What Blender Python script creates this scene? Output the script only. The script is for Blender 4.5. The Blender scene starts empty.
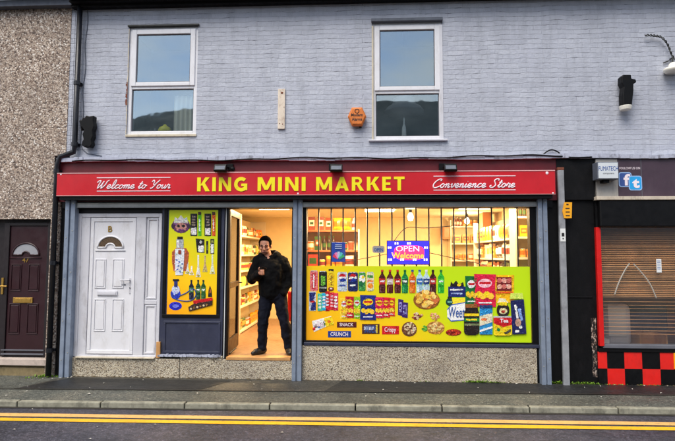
import bpy, bmesh, math, random
from mathutils import Vector, Matrix
rnd = random.Random(7)
S = bpy.context.scene
COL = S.collection
R = math.radians
# ------------------------------------------------------------------ camera
F = 500.0; H = 1.757; D = 7.14
yaw, pitch, roll = R(2.9), R(3.95), R(0.15)
cd = bpy.data.cameras.new('camera'); cam = bpy.data.objects.new('camera', cd); COL.objects.link(cam)
cd.sensor_width = 36; cd.lens = 36 * F / 675; cd.clip_end = 3000; cd.clip_start = 0.05
rot = Matrix.Rotation(yaw, 4, 'Z') @ Matrix.Rotation(R(90) + pitch, 4, 'X') @ Matrix.Rotation(roll, 4, 'Z')
CP = Vector((0, -D / math.cos(yaw), H))
cam.matrix_world = Matrix.Translation(CP) @ rot
S.camera = cam
R3 = rot.to_3x3()
def ray(px, py):
    return (R3 @ Vector((px - 337.5, 220.5 - py, -F)))
def P(px, py, Y=0.0):                       # pixel -> point on the plane y = Y
    d = ray(px, py); return CP + d * ((Y - CP.y) / d.y)
def G(px, py, Z=0.0):                       # pixel -> point on the plane z = Z
    d = ray(px, py); return CP + d * ((Z - CP.z) / d.z)
def rect(x0, y0, x1, y1, Y=0.0):
    xm, ym = (x0 + x1) / 2, (y0 + y1) / 2
    return (P(x0, ym, Y).x, P(x1, ym, Y).x, P(xm, y1, Y).z, P(xm, y0, Y).z)
def lin(c): return c / 12.92 if c <= 0.04045 else ((c + 0.055) / 1.055) ** 2.4
def rgb(r, g, b, k=1.0): return (lin(r / 255) * k, lin(g / 255) * k, lin(b / 255) * k, 1)

# ------------------------------------------------------------------ materials
MATS = {}
def newmat(name):
    m = bpy.data.materials.new(name); m.use_nodes = True
    nt = m.node_tree; b = nt.nodes['Principled BSDF']
    MATS[name] = m
    return m, nt, b
def N(nt, t, **kw):
    n = nt.nodes.new(t)
    for k, v in kw.items():
        if k.startswith('i_'):
            n.inputs[k[2:].replace('_', ' ')].default_value = v
        else: setattr(n, k, v)
    return n
def L(nt, a, b): nt.links.new(a, b)
def ramp(nt, fac, stops, interp='LINEAR'):
    r = nt.nodes.new('ShaderNodeValToRGB'); r.color_ramp.interpolation = interp
    e = r.color_ramp.elements
    e[0].position, e[0].color = stops[0]; e[1].position, e[1].color = stops[-1]
    for p, c in stops[1:-1]:
        x = e.new(p); x.color = c
    L(nt, fac, r.inputs[0]); return r.outputs[0]
def pos(nt, scale=(1, 1, 1)):
    g = N(nt, 'ShaderNodeNewGeometry'); m = N(nt, 'ShaderNodeMapping')
    m.inputs['Scale'].default_value = scale
    L(nt, g.outputs['Position'], m.inputs['Vector']); return m.outputs[0]
def noise(nt, vec, scale, detail=4, rough=.6):
    n = N(nt, 'ShaderNodeTexNoise'); n.inputs['Scale'].default_value = scale
    n.inputs['Detail'].default_value = detail; n.inputs['Roughness'].default_value = rough
    L(nt, vec, n.inputs['Vector']); return n.outputs['Fac']
def mix(nt, fac, a, b, mode='MIX'):
    m = N(nt, 'ShaderNodeMix', data_type='RGBA', blend_type=mode)
    for i, v in ((0, fac), (6, a), (7, b)):
        if hasattr(v, 'is_linked') or isinstance(v, bpy.types.NodeSocket): L(nt, v, m.inputs[i])
        else: m.inputs[i].default_value = v
    return m.outputs[2]
def bump(nt, b, h, strength=.5, dist=.01, prev=None):
    n = N(nt, 'ShaderNodeBump'); n.inputs['Strength'].default_value = strength; n.inputs['Distance'].default_value = dist
    L(nt, h, n.inputs['Height'])
    if prev is not None: L(nt, prev, n.inputs['Normal'])
    L(nt, n.outputs[0], b.inputs['Normal']); return n.outputs[0]
def mat(name, c, rough=.5, metal=0.0, var=.12, vs=6.0, bs=0, bd=.003, bscale=60, stain=None, ss=3.0, sa=.5, coat=0, spec=.5):
    """plain material with worn colour variation, optional stains and fine bump"""
    m, nt, b = newmat(name); v = pos(nt)
    n = noise(nt, v, vs, 5, .65)
    lo = tuple(x * (1 - var) for x in c[:3]) + (1,); hi = tuple(min(1, x * (1 + var)) for x in c[:3]) + (1,)
    col = ramp(nt, n, [(.3, lo), (.7, hi)])
    if stain:
        v2 = pos(nt, (1, 1, .45))
        s = ramp(nt, noise(nt, v2, ss, 8, .75), [(.52, (0, 0, 0, 1)), (.72, (sa, sa, sa, 1))])
        col = mix(nt, s, col, stain)
    L(nt, col, b.inputs['Base Color'])
    r = ramp(nt, noise(nt, v, vs * 2.3, 4), [(.3, (rough * .8,) * 3 + (1,)), (.7, (min(1, rough * 1.2),) * 3 + (1,))])
    L(nt, r, b.inputs['Roughness']); b.inputs['Metallic'].default_value = metal
    b.inputs['Coat Weight'].default_value = coat; b.inputs['Specular IOR Level'].default_value = spec
    if bs: bump(nt, b, noise(nt, v, bscale, 3), bs, bd)
    return m
# painted brick
def painted_brick(name, c, dark, bands=(.225, .0705)):
    m, nt, b = newmat(name)
    g = N(nt, 'ShaderNodeNewGeometry'); sp = N(nt, 'ShaderNodeSeparateXYZ'); L(nt, g.outputs['Position'], sp.inputs[0])
    cb = N(nt, 'ShaderNodeCombineXYZ'); L(nt, sp.outputs[0], cb.inputs[0]); L(nt, sp.outputs[2], cb.inputs[1])
    nn = N(nt, 'ShaderNodeTexNoise'); nn.inputs['Scale'].default_value = 3.5; nn.inputs['Detail'].default_value = 5
    L(nt, cb.outputs[0], nn.inputs['Vector'])
    sub = N(nt, 'ShaderNodeVectorMath', operation='SUBTRACT'); L(nt, nn.outputs['Color'], sub.inputs[0]); sub.inputs[1].default_value = (.5, .5, .5)
    sc = N(nt, 'ShaderNodeVectorMath', operation='SCALE'); L(nt, sub.outputs[0], sc.inputs[0]); sc.inputs['Scale'].default_value = .06
    ad = N(nt, 'ShaderNodeVectorMath', operation='ADD'); L(nt, cb.outputs[0], ad.inputs[0]); L(nt, sc.outputs[0], ad.inputs[1])
    br = N(nt, 'ShaderNodeTexBrick'); L(nt, ad.outputs[0], br.inputs['Vector'])
    br.inputs['Scale'].default_value = 1; br.inputs['Brick Width'].default_value = bands[0]; br.inputs['Row Height'].default_value = bands[1]
    br.inputs['Mortar Size'].default_value = .0055; br.inputs['Mortar Smooth'].default_value = .6
    br.inputs['Color1'].default_value = (0, 0, 0, 1); br.inputs['Color2'].default_value = (1, 1, 1, 1); br.inputs['Mortar'].default_value = (.5, .5, .5, 1)
    # a few courses read as dark broken lines: stretch noise along x
    mp = N(nt, 'ShaderNodeMapping'); mp.inputs['Scale'].default_value = (2.6, 13, 1); L(nt, cb.outputs[0], mp.inputs['Vector'])
    n2 = noise(nt, mp.outputs[0], 1.6, 6, .75)
    msk = ramp(nt, n2, [(.52, (.03, .03, .03, 1)), (.62, (.85, .85, .85, 1))])
    br2 = N(nt, 'ShaderNodeTexBrick'); L(nt, ad.outputs[0], br2.inputs['Vector'])
    br2.inputs['Scale'].default_value = 1; br2.inputs['Brick Width'].default_value = 40; br2.inputs['Row Height'].default_value = bands[1]
    br2.inputs['Mortar Size'].default_value = .0052; br2.inputs['Mortar Smooth'].default_value = .5
    lm = mix(nt, 1.0, br2.outputs['Fac'], msk, 'MULTIPLY')
    base = ramp(nt, noise(nt, pos(nt), 1.1, 8, .7), [(.3, tuple(x * .86 for x in c[:3]) + (1,)), (.7, tuple(x * 1.1 for x in c[:3]) + (1,))])
    per = mix(nt, .06, base, br.outputs['Color'], 'OVERLAY')
    col = mix(nt, lm, per, dark)
    # soft grime streaks
    gr = ramp(nt, noise(nt, pos(nt, (2.2, 1, .5)), 2.2, 9, .8), [(.47, (0, 0, 0, 1)), (.72, (.5, .5, .5, 1))])
    col = mix(nt, gr, col, tuple(x * .5 for x in c[:3]) + (1,))
    fl = ramp(nt, noise(nt, pos(nt), 14, 6, .8), [(.66, (0, 0, 0, 1)), (.72, (.55, .55, .55, 1))])
    col = mix(nt, fl, col, tuple(x * .6 for x in c[:3]) + (1,))
    L(nt, col, b.inputs['Base Color']); b.inputs['Roughness'].default_value = .62
    inv = N(nt, 'ShaderNodeMath', operation='SUBTRACT'); inv.inputs[0].default_value = 1; L(nt, br.outputs['Fac'], inv.inputs[1])
    hh = N(nt, 'ShaderNodeMath', operation='MULTIPLY_ADD'); L(nt, noise(nt, pos(nt), 22, 5, .6), hh.inputs[0]); hh.inputs[1].default_value = 1.6
    i2 = N(nt, 'ShaderNodeMath', operation='MULTIPLY_ADD'); i2.inputs[1].default_value = -.6; L(nt, br2.outputs['Fac'], i2.inputs[0]); L(nt, ramp(nt, inv.outputs[0], [(0, (0, 0, 0, 1)), (1, (.4, .4, .4, 1))]), i2.inputs[2]); L(nt, i2.outputs[0], hh.inputs[2])
    p = bump(nt, b, hh.outputs[0], .8, .007)
    return m
painted_brick('lavender_brick', rgb(180, 184, 196), rgb(80, 80, 94))
# pebbledash
def pebble(name, stops, scale=70, tint=None):
    m, nt, b = newmat(name); v = pos(nt)
    vo = N(nt, 'ShaderNodeTexVoronoi'); vo.inputs['Scale'].default_value = scale; vo.inputs['Randomness'].default_value = 1; L(nt, v, vo.inputs['Vector'])
    sp = N(nt, 'ShaderNodeSeparateColor'); L(nt, vo.outputs['Color'], sp.inputs[0])
    col = ramp(nt, sp.outputs[0], stops, 'CONSTANT')
    de = ramp(nt, vo.outputs['Distance'], [(.5, (0, 0, 0, 1)), (.75, (.6, .6, .6, 1))])
    col = mix(nt, de, col, rgb(70, 60, 54))
    st = ramp(nt, noise(nt, pos(nt), 1.5, 6, .7), [(.42, (0, 0, 0, 1)), (.72, (.55, .55, .55, 1))])
    col = mix(nt, st, col, tint or rgb(105, 92, 84), 'MULTIPLY') if tint else mix(nt, st, col, rgb(110, 98, 90))
    L(nt, col, b.inputs['Base Color']); b.inputs['Roughness'].default_value = .8
    inv = N(nt, 'ShaderNodeMath', operation='SUBTRACT'); inv.inputs[0].default_value = 1; L(nt, vo.outputs['Distance'], inv.inputs[1])
    bump(nt, b, inv.outputs[0], .7, .009); return m
PST = [(0, rgb(196, 178, 160)), (.2, rgb(158, 138, 122)), (.4, rgb(216, 202, 188)), (.54, rgb(128, 108, 95)), (.68, rgb(180, 162, 146)), (.82, rgb(84, 70, 62)), (.9, rgb(166, 152, 140)), (.95, rgb(236, 228, 218))]
pebble('pebbledash', PST, 50)
PS2 = [(0, rgb(206, 194, 168)), (.2, rgb(190, 174, 146)), (.4, rgb(222, 212, 190)), (.6, rgb(174, 158, 132)), (.74, rgb(208, 198, 176)), (.9, rgb(98, 84, 68))]
pebble('pebbledash_plinth', PS2, 92)
# asphalt
def asphalt(name, c, rough=.75, speck=.35, bsize=160):
    m, nt, b = newmat(name); v = pos(nt)
    col = ramp(nt, noise(nt, v, 1.3, 8, .7), [(.32, tuple(x * .6 for x in c[:3]) + (1,)), (.5, c), (.68, tuple(x * q for x, q in zip(c[:3], (1.6, 1.45, 1.35))) + (1,))])
    vo = N(nt, 'ShaderNodeTexVoronoi'); vo.inputs['Scale'].default_value = bsize * .7; L(nt, v, vo.inputs['Vector'])
    sp = N(nt, 'ShaderNodeSeparateColor'); L(nt, vo.outputs['Color'], sp.inputs[0])
    s = ramp(nt, sp.outputs[0], [(.0, (.55, .55, .55, 1)), (.5, (.9, .9, .9, 1)), (.8, (1.25, 1.25, 1.25, 1)), (.93, (2.6, 2.5, 2.4, 1))], 'CONSTANT')
    col = mix(nt, speck * 2, col, mix(nt, 1.0, col, s, 'MULTIPLY'))
    w = ramp(nt, noise(nt, pos(nt, (.6, 2.5, 1)), 1.1, 6, .7), [(.4, (rough * .55,) * 3 + (1,)), (.65, (rough,) * 3 + (1,))])
    col = mix(nt, 1.0, col, ramp(nt, noise(nt, v, 24, 6, .8), [(.36, (.5, .5, .5, 1)), (.5, (1, 1, 1, 1)), (.64, (1.7, 1.7, 1.65, 1))]), 'MULTIPLY')
    fl = ramp(nt, noise(nt, v, 26, 4, .7), [(.69, (0, 0, 0, 1)), (.73, (.5, .5, .5, 1))])
    col = mix(nt, fl, col, rgb(150, 146, 138))
    L(nt, col, b.inputs['Base Color']); L(nt, w, b.inputs['Roughness'])
    bump(nt, b, noise(nt, v, bsize, 3, .7), .8, .006); return m
asphalt('road_asphalt', rgb(66, 65, 75), .7)
asphalt('old_tarmac', rgb(88, 90, 83), .85)
asphalt('dark_tarmac', rgb(34, 35, 36), .75)
asphalt('mid_tarmac', rgb(68, 66, 60), .8)
mat('kerb_concrete', rgb(140, 138, 122), .85, var=.35, vs=9, bs=.9, bscale=90, stain=rgb(44, 42, 34), ss=3.2, sa=.98)
mat('grit', rgb(46, 42, 34), .95, var=.5, vs=18, bs=.9)
def linepaint(name, c):
    m, nt, b = newmat(name); v = pos(nt)
    wear = ramp(nt, noise(nt, v, 18, 8, .85), [(.54, (0, 0, 0, 1)), (.64, (.8, .8, .8, 1))])
    base = ramp(nt, noise(nt, v, 3, 6, .7), [(.3, tuple(x * .75 for x in c[:3]) + (1,)), (.7, c)])
    col = mix(nt, wear, base, rgb(96, 86, 70)); L(nt, col, b.inputs['Base Color']); b.inputs['Roughness'].default_value = .6
    bump(nt, b, noise(nt, v, 150, 3), .5, .004)
linepaint('yellow_line', rgb(250, 190, 30)); linepaint('faded_yellow_line', rgb(238, 186, 110))
mat('upvc', rgb(224, 224, 228), .35, var=.04, stain=rgb(168, 160, 146), ss=7, sa=.35)
mat('upvc_worn', rgb(206, 206, 212), .4, var=.05, stain=rgb(130, 124, 118), ss=6, sa=.5)
mat('groove', rgb(96, 98, 106), .6)
mat('slate', rgb(52, 54, 62), .6, var=.3, vs=9, bs=.5)
mat('black_paint', rgb(6, 6, 8), .6, var=.3, stain=rgb(34, 32, 34), ss=4, sa=.4, bs=.3, spec=.2)
mat('black_plastic', rgb(6, 6, 8), .5, var=.2, spec=.2)
mat('black_pipe', rgb(15, 18, 26), .4, var=.3, stain=rgb(64, 64, 72), ss=9, sa=.4)
mat('gutter_board', rgb(88, 94, 106), .6, var=.2, stain=rgb(40, 42, 48), ss=6, sa=.6)
mat('galvanised', rgb(134, 146, 164), .45, metal=.25, var=.16, vs=8, stain=rgb(90, 100, 120), ss=5, sa=.6)
mat('galvanised_pole', rgb(150, 152, 156), .5, metal=.2, var=.2, vs=8, stain=rgb(92, 88, 84), ss=7, sa=.85)
mat('alloy', rgb(176, 178, 176), .4, metal=.5, var=.15)
mat('sign_red', rgb(200, 28, 40), .34, var=.09, vs=1.5, coat=.15, stain=rgb(150, 22, 32), ss=2.5, sa=.35)
mat('sign_trim', rgb(226, 170, 170), .4)
mat('burgundy', rgb(88, 12, 26), .5, var=.18, stain=rgb(70, 14, 26), ss=5, sa=.6)
mat('letter_yellow', rgb(240, 226, 14), .45, var=.04)
mat('letter_white', rgb(240, 226, 232), .5, var=.03)
mat('flashing', rgb(176, 180, 196), .6, var=.15, vs=12, stain=rgb(62, 58, 60), ss=9, sa=1.0)
mat('navy_panel', rgb(48, 52, 72), .4, var=.15, stain=rgb(84, 88, 100), ss=5, sa=.4)
mat('frame_black', rgb(7, 7, 9), .45, var=.2, spec=.25)
mat('bar_brown', rgb(44, 26, 18), .45)
mat('maroon_door', rgb(46, 20, 26), .35, var=.15, vs=4)
mat('maroon_dark', rgb(24, 14, 18), .5)
mat('brass', rgb(206, 164, 84), .3, metal=.8)
mat('pale_stone', rgb(192, 176, 164), .8, var=.15, stain=rgb(96, 84, 72), ss=6, sa=.8, bs=.4)
mat('mossy_stone', rgb(134, 118, 84), .85, var=.3, vs=9, stain=rgb(60, 56, 34), ss=5, sa=.9, bs=.6)
mat('sill_cream', rgb(200, 190, 168), .7, var=.15, stain=rgb(120, 104, 84), ss=10, sa=.8)
mat('shop_wall', rgb(232, 212, 166), .8, var=.04)
mat('shop_ceiling', rgb(232, 220, 190), .85, var=.03)
mat('wood_floor', rgb(150, 118, 90), .42, var=.2, vs=9, stain=rgb(110, 68, 38), ss=14, sa=.5)
mat('shelf_white', rgb(226, 214, 190), .5, var=.04)
mat('shelf_red', rgb(190, 90, 60), .5, var=.06)
mat('shelf_wood', rgb(176, 106, 60), .5, var=.15)
mat('pillar_brown', rgb(168, 112, 60), .6, var=.1)
mat('purple_board', rgb(66, 50, 62), .45, var=.1, stain=rgb(92, 78, 88), ss=3, sa=.4)
mat('cream_ledge', rgb(196, 184, 166), .7, var=.15, stain=rgb(110, 92, 78), ss=9, sa=.9)
mat('grey_board', rgb(170, 166, 160), .6, var=.08, stain=rgb(120, 112, 104), ss=5, sa=.5)
mat('lightbox_face', rgb(206, 212, 216), .4, var=.05)
mat('checker_red', rgb(222, 32, 26), .45, var=.08, stain=rgb(150, 30, 24), ss=6, sa=.5)
mat('red_frame', rgb(206, 24, 22), .4, var=.08)
mat('orange_plastic', rgb(212, 118, 44), .45, var=.12, stain=rgb(150, 74, 24), ss=12, sa=.6)
mat('yellow_sticker', rgb(238, 166, 24), .5, var=.05)
mat('paper', rgb(222, 224, 222), .7, var=.04)
mat('cream_wood', rgb(222, 208, 190), .7, var=.08, stain=rgb(140, 104, 80), ss=14, sa=.7)
mat('ink_black', rgb(24, 22, 24), .6)
mat('ink_blue', rgb(36, 78, 150), .6)
mat('bare_wood', rgb(190, 140, 84), .7, var=.2)
mat('brick_reveal', rgb(150, 120, 104), .8, var=.2, bs=.5)
mat('skin', rgb(190, 132, 106), .5, var=.05)
mat('hair', rgb(7, 6, 6), .95, var=.2, spec=.05)
mat('beard_chin_shade', rgb(140, 96, 76), .8, var=.2)  # stubble tone with the under-chin shade in the colour
mat('jacket', rgb(6, 6, 8), .9, spec=.15, var=.2, bs=.4, bscale=90)
mat('jeans', rgb(12, 15, 28), .9, spec=.2, var=.2, vs=10, bs=.3, bscale=200)
mat('shoe', rgb(16, 15, 17), .5)
mat('eye_white', rgb(150, 128, 118), .3)
mat('lips', rgb(146, 84, 74), .5)
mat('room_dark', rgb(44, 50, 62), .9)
mat('curtain', rgb(236, 228, 206), .8, var=.08)
mat('grey_shade', rgb(150, 152, 158), .7)
mat('leaf', rgb(104, 140, 30), .6, var=.3, vs=30)
mat('moss', rgb(74, 62, 38), .9, var=.4, vs=20, bs=.8)
mat('litter', rgb(200, 196, 184), .7, var=.15)
mat('hill_green', rgb(66, 76, 80), .9, var=.3, vs=.05)
mat('ground_dirt', rgb(70, 70, 62), .9, var=.2, vs=.3)
mat('ceramic', rgb(238, 234, 222), .25)
mat('rust', rgb(116, 62, 42), .8, var=.3, vs=20)
mat('wire_dark', rgb(40, 42, 38), .6)
# prints: colour per face (the ink), on vinyl
def facecolour(name, rough, coat=0):
    m, nt, b = newmat(name)
    a = N(nt, 'ShaderNodeAttribute', attribute_name='Col'); v = pos(nt)
    n = ramp(nt, noise(nt, v, 70, 5, .8), [(.3, (.55, .55, .55, 1)), (.5, (1, 1, 1, 1)), (.72, (1.5, 1.5, 1.45, 1))])
    L(nt, mix(nt, 1.0, a.outputs['Color'], n, 'MULTIPLY'), b.inputs['Base Color'])
    b.inputs['Roughness'].default_value = rough; b.inputs['Coat Weight'].default_value = coat
facecolour('print_ink', .4); facecolour('packaging', .4, .2)
def gradient_vinyl(name, p0, p1, c0, c1, c2):
    m, nt, b = newmat(name)
    g = N(nt, 'ShaderNodeNewGeometry'); d = (p1 - p0); l2 = d.dot(d)
    sub = N(nt, 'ShaderNodeVectorMath', operation='SUBTRACT'); L(nt, g.outputs['Position'], sub.inputs[0]); sub.inputs[1].default_value = p0
    dt = N(nt, 'ShaderNodeVectorMath', operation='DOT_PRODUCT'); L(nt, sub.outputs[0], dt.inputs[0]); dt.inputs[1].default_value = d / l2
    nz = N(nt, 'ShaderNodeMath', operation='MULTIPLY_ADD'); L(nt, noise(nt, pos(nt), 2.2, 3), nz.inputs[0]); nz.inputs[1].default_value = .35
    sb = N(nt, 'ShaderNodeMath', operation='SUBTRACT'); L(nt, dt.outputs['Value'], sb.inputs[0]); sb.inputs[1].default_value = .17; L(nt, sb.outputs[0], nz.inputs[2])
    L(nt, ramp(nt, nz.outputs[0], [(0, c0), (.5, c1), (1, c2)]), b.inputs['Base Color']); b.inputs['Roughness'].default_value = .4
def glass(name, refl=.12, tint=(1, 1, 1, 1), dirt=.0, gc=(.95, .97, 1, 1)):
    m, nt, b = newmat(name); nt.nodes.remove(b); out = nt.nodes['Material Output']
    t = N(nt, 'ShaderNodeBsdfTransparent'); t.inputs[0].default_value = tint
    gl = N(nt, 'ShaderNodeBsdfGlossy'); gl.inputs['Roughness'].default_value = .02; gl.inputs['Color'].default_value = gc
    bp = N(nt, 'ShaderNodeBump'); bp.inputs['Strength'].default_value = .025; bp.inputs['Distance'].default_value = .02; L(nt, noise(nt, pos(nt), 3.2, 2), bp.inputs['Height']); L(nt, bp.outputs[0], gl.inputs['Normal'])
    mx = N(nt, 'ShaderNodeMixShader'); mx.inputs[0].default_value = refl
    L(nt, t.outputs[0], mx.inputs[1]); L(nt, gl.outputs[0], mx.inputs[2]); last = mx.outputs[0]
    if dirt:
        df = N(nt, 'ShaderNodeBsdfDiffuse'); df.inputs[0].default_value = (.5, .48, .44, 1)
        m2 = N(nt, 'ShaderNodeMixShader'); L(nt, ramp(nt, noise(nt, pos(nt, (1, 1, .5)), 5, 7, .8), [(.45, (0, 0, 0, 1)), (.8, (dirt,) * 3 + (1,))]), m2.inputs[0])
        L(nt, last, m2.inputs[1]); L(nt, df.outputs[0], m2.inputs[2]); last = m2.outputs[0]
    L(nt, last, out.inputs[0])
glass('upper_glass', .30, (.85, .9, .93, 1), 0, (.60, .70, .74, 1)); glass('shop_glass', .05, (1, 1, 1, 1), .05); glass('dark_glass', .3, (.55, .52, .5, 1), .12); glass('door_glass', .25, (.5, .5, .5, 1))
glass('brown_shop_glass', .12, (.95, .93, .9, 1), .03)
mat('tan_blind', rgb(224, 172, 120), .5, var=.35, vs=3)
mat('brown_lining', rgb(206, 172, 140), .8)
def emit(name, c, s):
    m, nt, b = newmat(name); b.inputs['Base Color'].default_value = c
    b.inputs['Emission Color'].default_value = c; b.inputs['Emission Strength'].default_value = s
emit('lamp_glow', (1, .86, .62, 1), 9); emit('led_blue', rgb(40, 30, 235), 1.3); emit('led_red', rgb(250, 40, 90), 1.4); emit('led_pink', rgb(255, 190, 225), 1.3)
emit('led_orange', rgb(255, 150, 40), 1.5); emit('led_white', rgb(225, 215, 255), 1.4)

# ------------------------------------------------------------------ mesh builder
class MB:
    def __init__(s): s.v = []; s.f = []; s.c = []; s.cur = (1, 1, 1, 1)
    def face(s, pts, c=None):
        i = len(s.v); s.v += [Vector(p) for p in pts]; s.f.append(tuple(range(i, i + len(pts)))); s.c.append(c or s.cur); return s
    def raw(s, vs, fs, c=None):
        i = len(s.v); s.v += [Vector(p) for p in vs]
        for f in fs: s.f.append(tuple(i + k for k in f)); s.c.append(c or s.cur)
        return s
    def box(s, x0, x1, y0, y1, z0, z1, c=None):
        x0, x1 = sorted((x0, x1)); y0, y1 = sorted((y0, y1)); z0, z1 = sorted((z0, z1))
        return s.raw([(x0, y0, z0), (x1, y0, z0), (x1, y1, z0), (x0, y1, z0), (x0, y0, z1), (x1, y0, z1), (x1, y1, z1), (x0, y1, z1)],
                     [(0, 3, 2, 1), (4, 5, 6, 7), (0, 1, 5, 4), (1, 2, 6, 5), (2, 3, 7, 6), (3, 0, 4, 7)], c)
    def prism(s, pts, y0, y1, c=None):          # polygon in x,z extruded along y
        n = len(pts); vs = [(x, y0, z) for x, z in pts] + [(x, y1, z) for x, z in pts]
        fs = [tuple(range(n)), tuple(reversed(range(n, 2 * n)))] + [(i, i + n, (i + 1) % n + n, (i + 1) % n) for i in range(n)]
        return s.raw(vs, fs, c)
    def ring(s, a, b, u, r0, r1, n):
        pass
    def tube(s, pts, rad, n=8, c=None, cap=True):
        pts = [Vector(p) for p in pts]; m = len(pts); rs = rad if isinstance(rad, (list, tuple)) else [rad] * m
        i0 = len(s.v); prev = None
        for k, p in enumerate(pts):
            t = (pts[min(k + 1, m - 1)] - pts[max(k - 1, 0)])
            t = t.normalized() if t.length > 1e-9 else Vector((0, 0, 1))
            if prev is None: u = t.orthogonal().normalized()
            else:
                u = prev - t * prev.dot(t); u = u.normalized() if u.length > 1e-6 else t.orthogonal().normalized()
            prev = u; w = t.cross(u)
            for j in range(n):
                a = 2 * math.pi * j / n; s.v.append(p + (u * math.cos(a) + w * math.sin(a)) * rs[k])
        for k in range(m - 1):
            for j in range(n):
                a = i0 + k * n + j; b = i0 + k * n + (j + 1) % n
                s.f.append((a, b, b + n, a + n)); s.c.append(c or s.cur)
        if cap:
            s.f.append(tuple(i0 + j for j in reversed(range(n)))); s.c.append(c or s.cur)
            s.f.append(tuple(i0 + (m - 1) * n + j for j in range(n))); s.c.append(c or s.cur)
        return s
    def lathe(s, x, y, prof, n=16, cols=None, z0=0):   # prof list of (r, z)
        i0 = len(s.v)
        for r, z in prof:
            for j in range(n):
                a = 2 * math.pi * j / n; s.v.append(Vector((x + r * math.cos(a), y + r * math.sin(a), z0 + z)))
        for k in range(len(prof) - 1):
            for j in range(n):
                a = i0 + k * n + j; b = i0 + k * n + (j + 1) % n
                s.f.append((a, b, b + n, a + n)); s.c.append((cols[k] if cols else s.cur))
        s.f.append(tuple(i0 + j for j in reversed(range(n)))); s.c.append(cols[0] if cols else s.cur)
        s.f.append(tuple(i0 + (len(prof) - 1) * n + j for j in range(n))); s.c.append(cols[-1] if cols else s.cur)
        return s
    def ball(s, c, r, n=12, m=8, col=None):
        c = Vector(c); r = r if isinstance(r, (tuple, list)) else (r, r, r); i0 = len(s.v)
        for k in range(1, m):
            t = math.pi * k / m
            for j in range(n):
                a = 2 * math.pi * j / n
                s.v.append(c + Vector((r[0] * math.sin(t) * math.cos(a), r[1] * math.sin(t) * math.sin(a), r[2] * math.cos(t))))
        top = len(s.v); s.v.append(c + Vector((0, 0, r[2]))); s.v.append(c - Vector((0, 0, r[2])))
        for k in range(m - 2):
            for j in range(n):
                a = i0 + k * n + j; b = i0 + k * n + (j + 1) % n; s.f.append((a, a + n, b + n, b)); s.c.append(col or s.cur)
        for j in range(n):
            s.f.append((top, i0 + j, i0 + (j + 1) % n)); s.c.append(col or s.cur)
            e = i0 + (m - 2) * n; s.f.append((top + 1, e + (j + 1) % n, e + j)); s.c.append(col or s.cur)
        return s
    def caps(s, a, b, ra, rb, n=12):             # closed tapered capsule, for remeshed figures
        a = Vector(a); b = Vector(b); d = (b - a); ln = d.length; d = d / ln
        pts = []; rs = []
        for k in range(5):
            t = math.pi / 2 * (1 - k / 4); pts.append(a - d * ra * math.sin(t)); rs.append(max(1e-4, ra * math.cos(t)))
        for k in range(5):
            t = math.pi / 2 * (k / 4); pts.append(b + d * rb * math.sin(t)); rs.append(max(1e-4, rb * math.cos(t)))
        return s.tube(pts, rs, n)
    def build(s, name, m, parent=None, bev=0, smooth=False, seg=2):
        me = bpy.data.meshes.new(name); o = bpy.data.objects.new(name, me); COL.objects.link(o)
        off = Vector((0, 0, 0))
        if parent is not None:
            p = parent
            while p is not None: off += p.location; p = p.parent
        me.from_pydata([tuple(v - off) for v in s.v], [], s.f)
        at = me.attributes.new('Col', 'FLOAT_COLOR', 'FACE')
        for i, c in enumerate(s.c): at.data[i].color = c
        bm = bmesh.new(); bm.from_mesh(me); bmesh.ops.recalc_face_normals(bm, faces=bm.faces); bm.to_mesh(me); bm.free()
        me.materials.append(MATS[m] if isinstance(m, str) else m)
        if smooth: me.polygons.foreach_set('use_smooth', [True] * len(me.polygons))
        if parent is not None: o.parent = parent
        if bev:
            md = o.modifiers.new('bevel', 'BEVEL'); md.width = bev; md.segments = seg; md.limit_method = 'ANGLE'; md.angle_limit = R(40)
        return o
def thing(name, loc, label, cat, group=None):
    o = bpy.data.objects.new(name, None); COL.objects.link(o); o.location = Vector(loc); o.empty_display_size = .1
    return tag(o, label, cat, group)
def tag(o, label, cat, group=None, kind=None):
    if kind: o['kind'] = kind
    if label: o['label'] = label
    if cat: o['category'] = cat
    if group: o['group'] = group
    return o
def struct(o): o['kind'] = 'structure'; return o
def solo(mb, name, m, label, cat, group=None, bev=0, smooth=False, kind=None):
    o = mb.build(name, m, None, bev, smooth); return tag(o, label, cat, group, kind)
# text -> mesh lettering fitted into a box on a vertical plane
def lettering(txt, X0, X1, Z0, Z1, Y, m, parent, bold=0.0, ext=.004, shear=0, name='lettering'):
    cu = bpy.data.curves.new('t', 'FONT'); cu.body = txt; cu.offset = bold; cu.extrude = .01; cu.shear = shear; cu.resolution_u = 3
    to = bpy.data.objects.new('t', cu); COL.objects.link(to)
    dg = bpy.context.evaluated_depsgraph_get(); me = bpy.data.meshes.new_from_object(to.evaluated_get(dg))
    bpy.data.objects.remove(to); bpy.data.curves.remove(cu)
    xs = [v.co.x for v in me.vertices]; ys = [v.co.y for v in me.vertices]
    a, b, c, d = min(xs), max(xs), min(ys), max(ys)
    off = Vector((0, 0, 0)); p = parent
    while p is not None: off += p.location; p = p.parent
    for v in me.vertices:
        x, y, z = v.co
        v.co = Vector((X0 + (x - a) / (b - a) * (X1 - X0), Y - (ext if z > 0 else 0) , Z0 + (y - c) / (d - c) * (Z1 - Z0))) - off
    me.materials.clear(); me.materials.append(MATS[m]); me.name = name
    o = bpy.data.objects.new(name, me); COL.objects.link(o); o.parent = parent
    return o
def ltr_px(txt, x0, y0, x1, y1, Y, m, parent, **k):
    a = rect(x0, y0, x1, y1, Y); return lettering(txt, a[0], a[1], a[2], a[3], Y, m, parent, **k)
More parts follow.
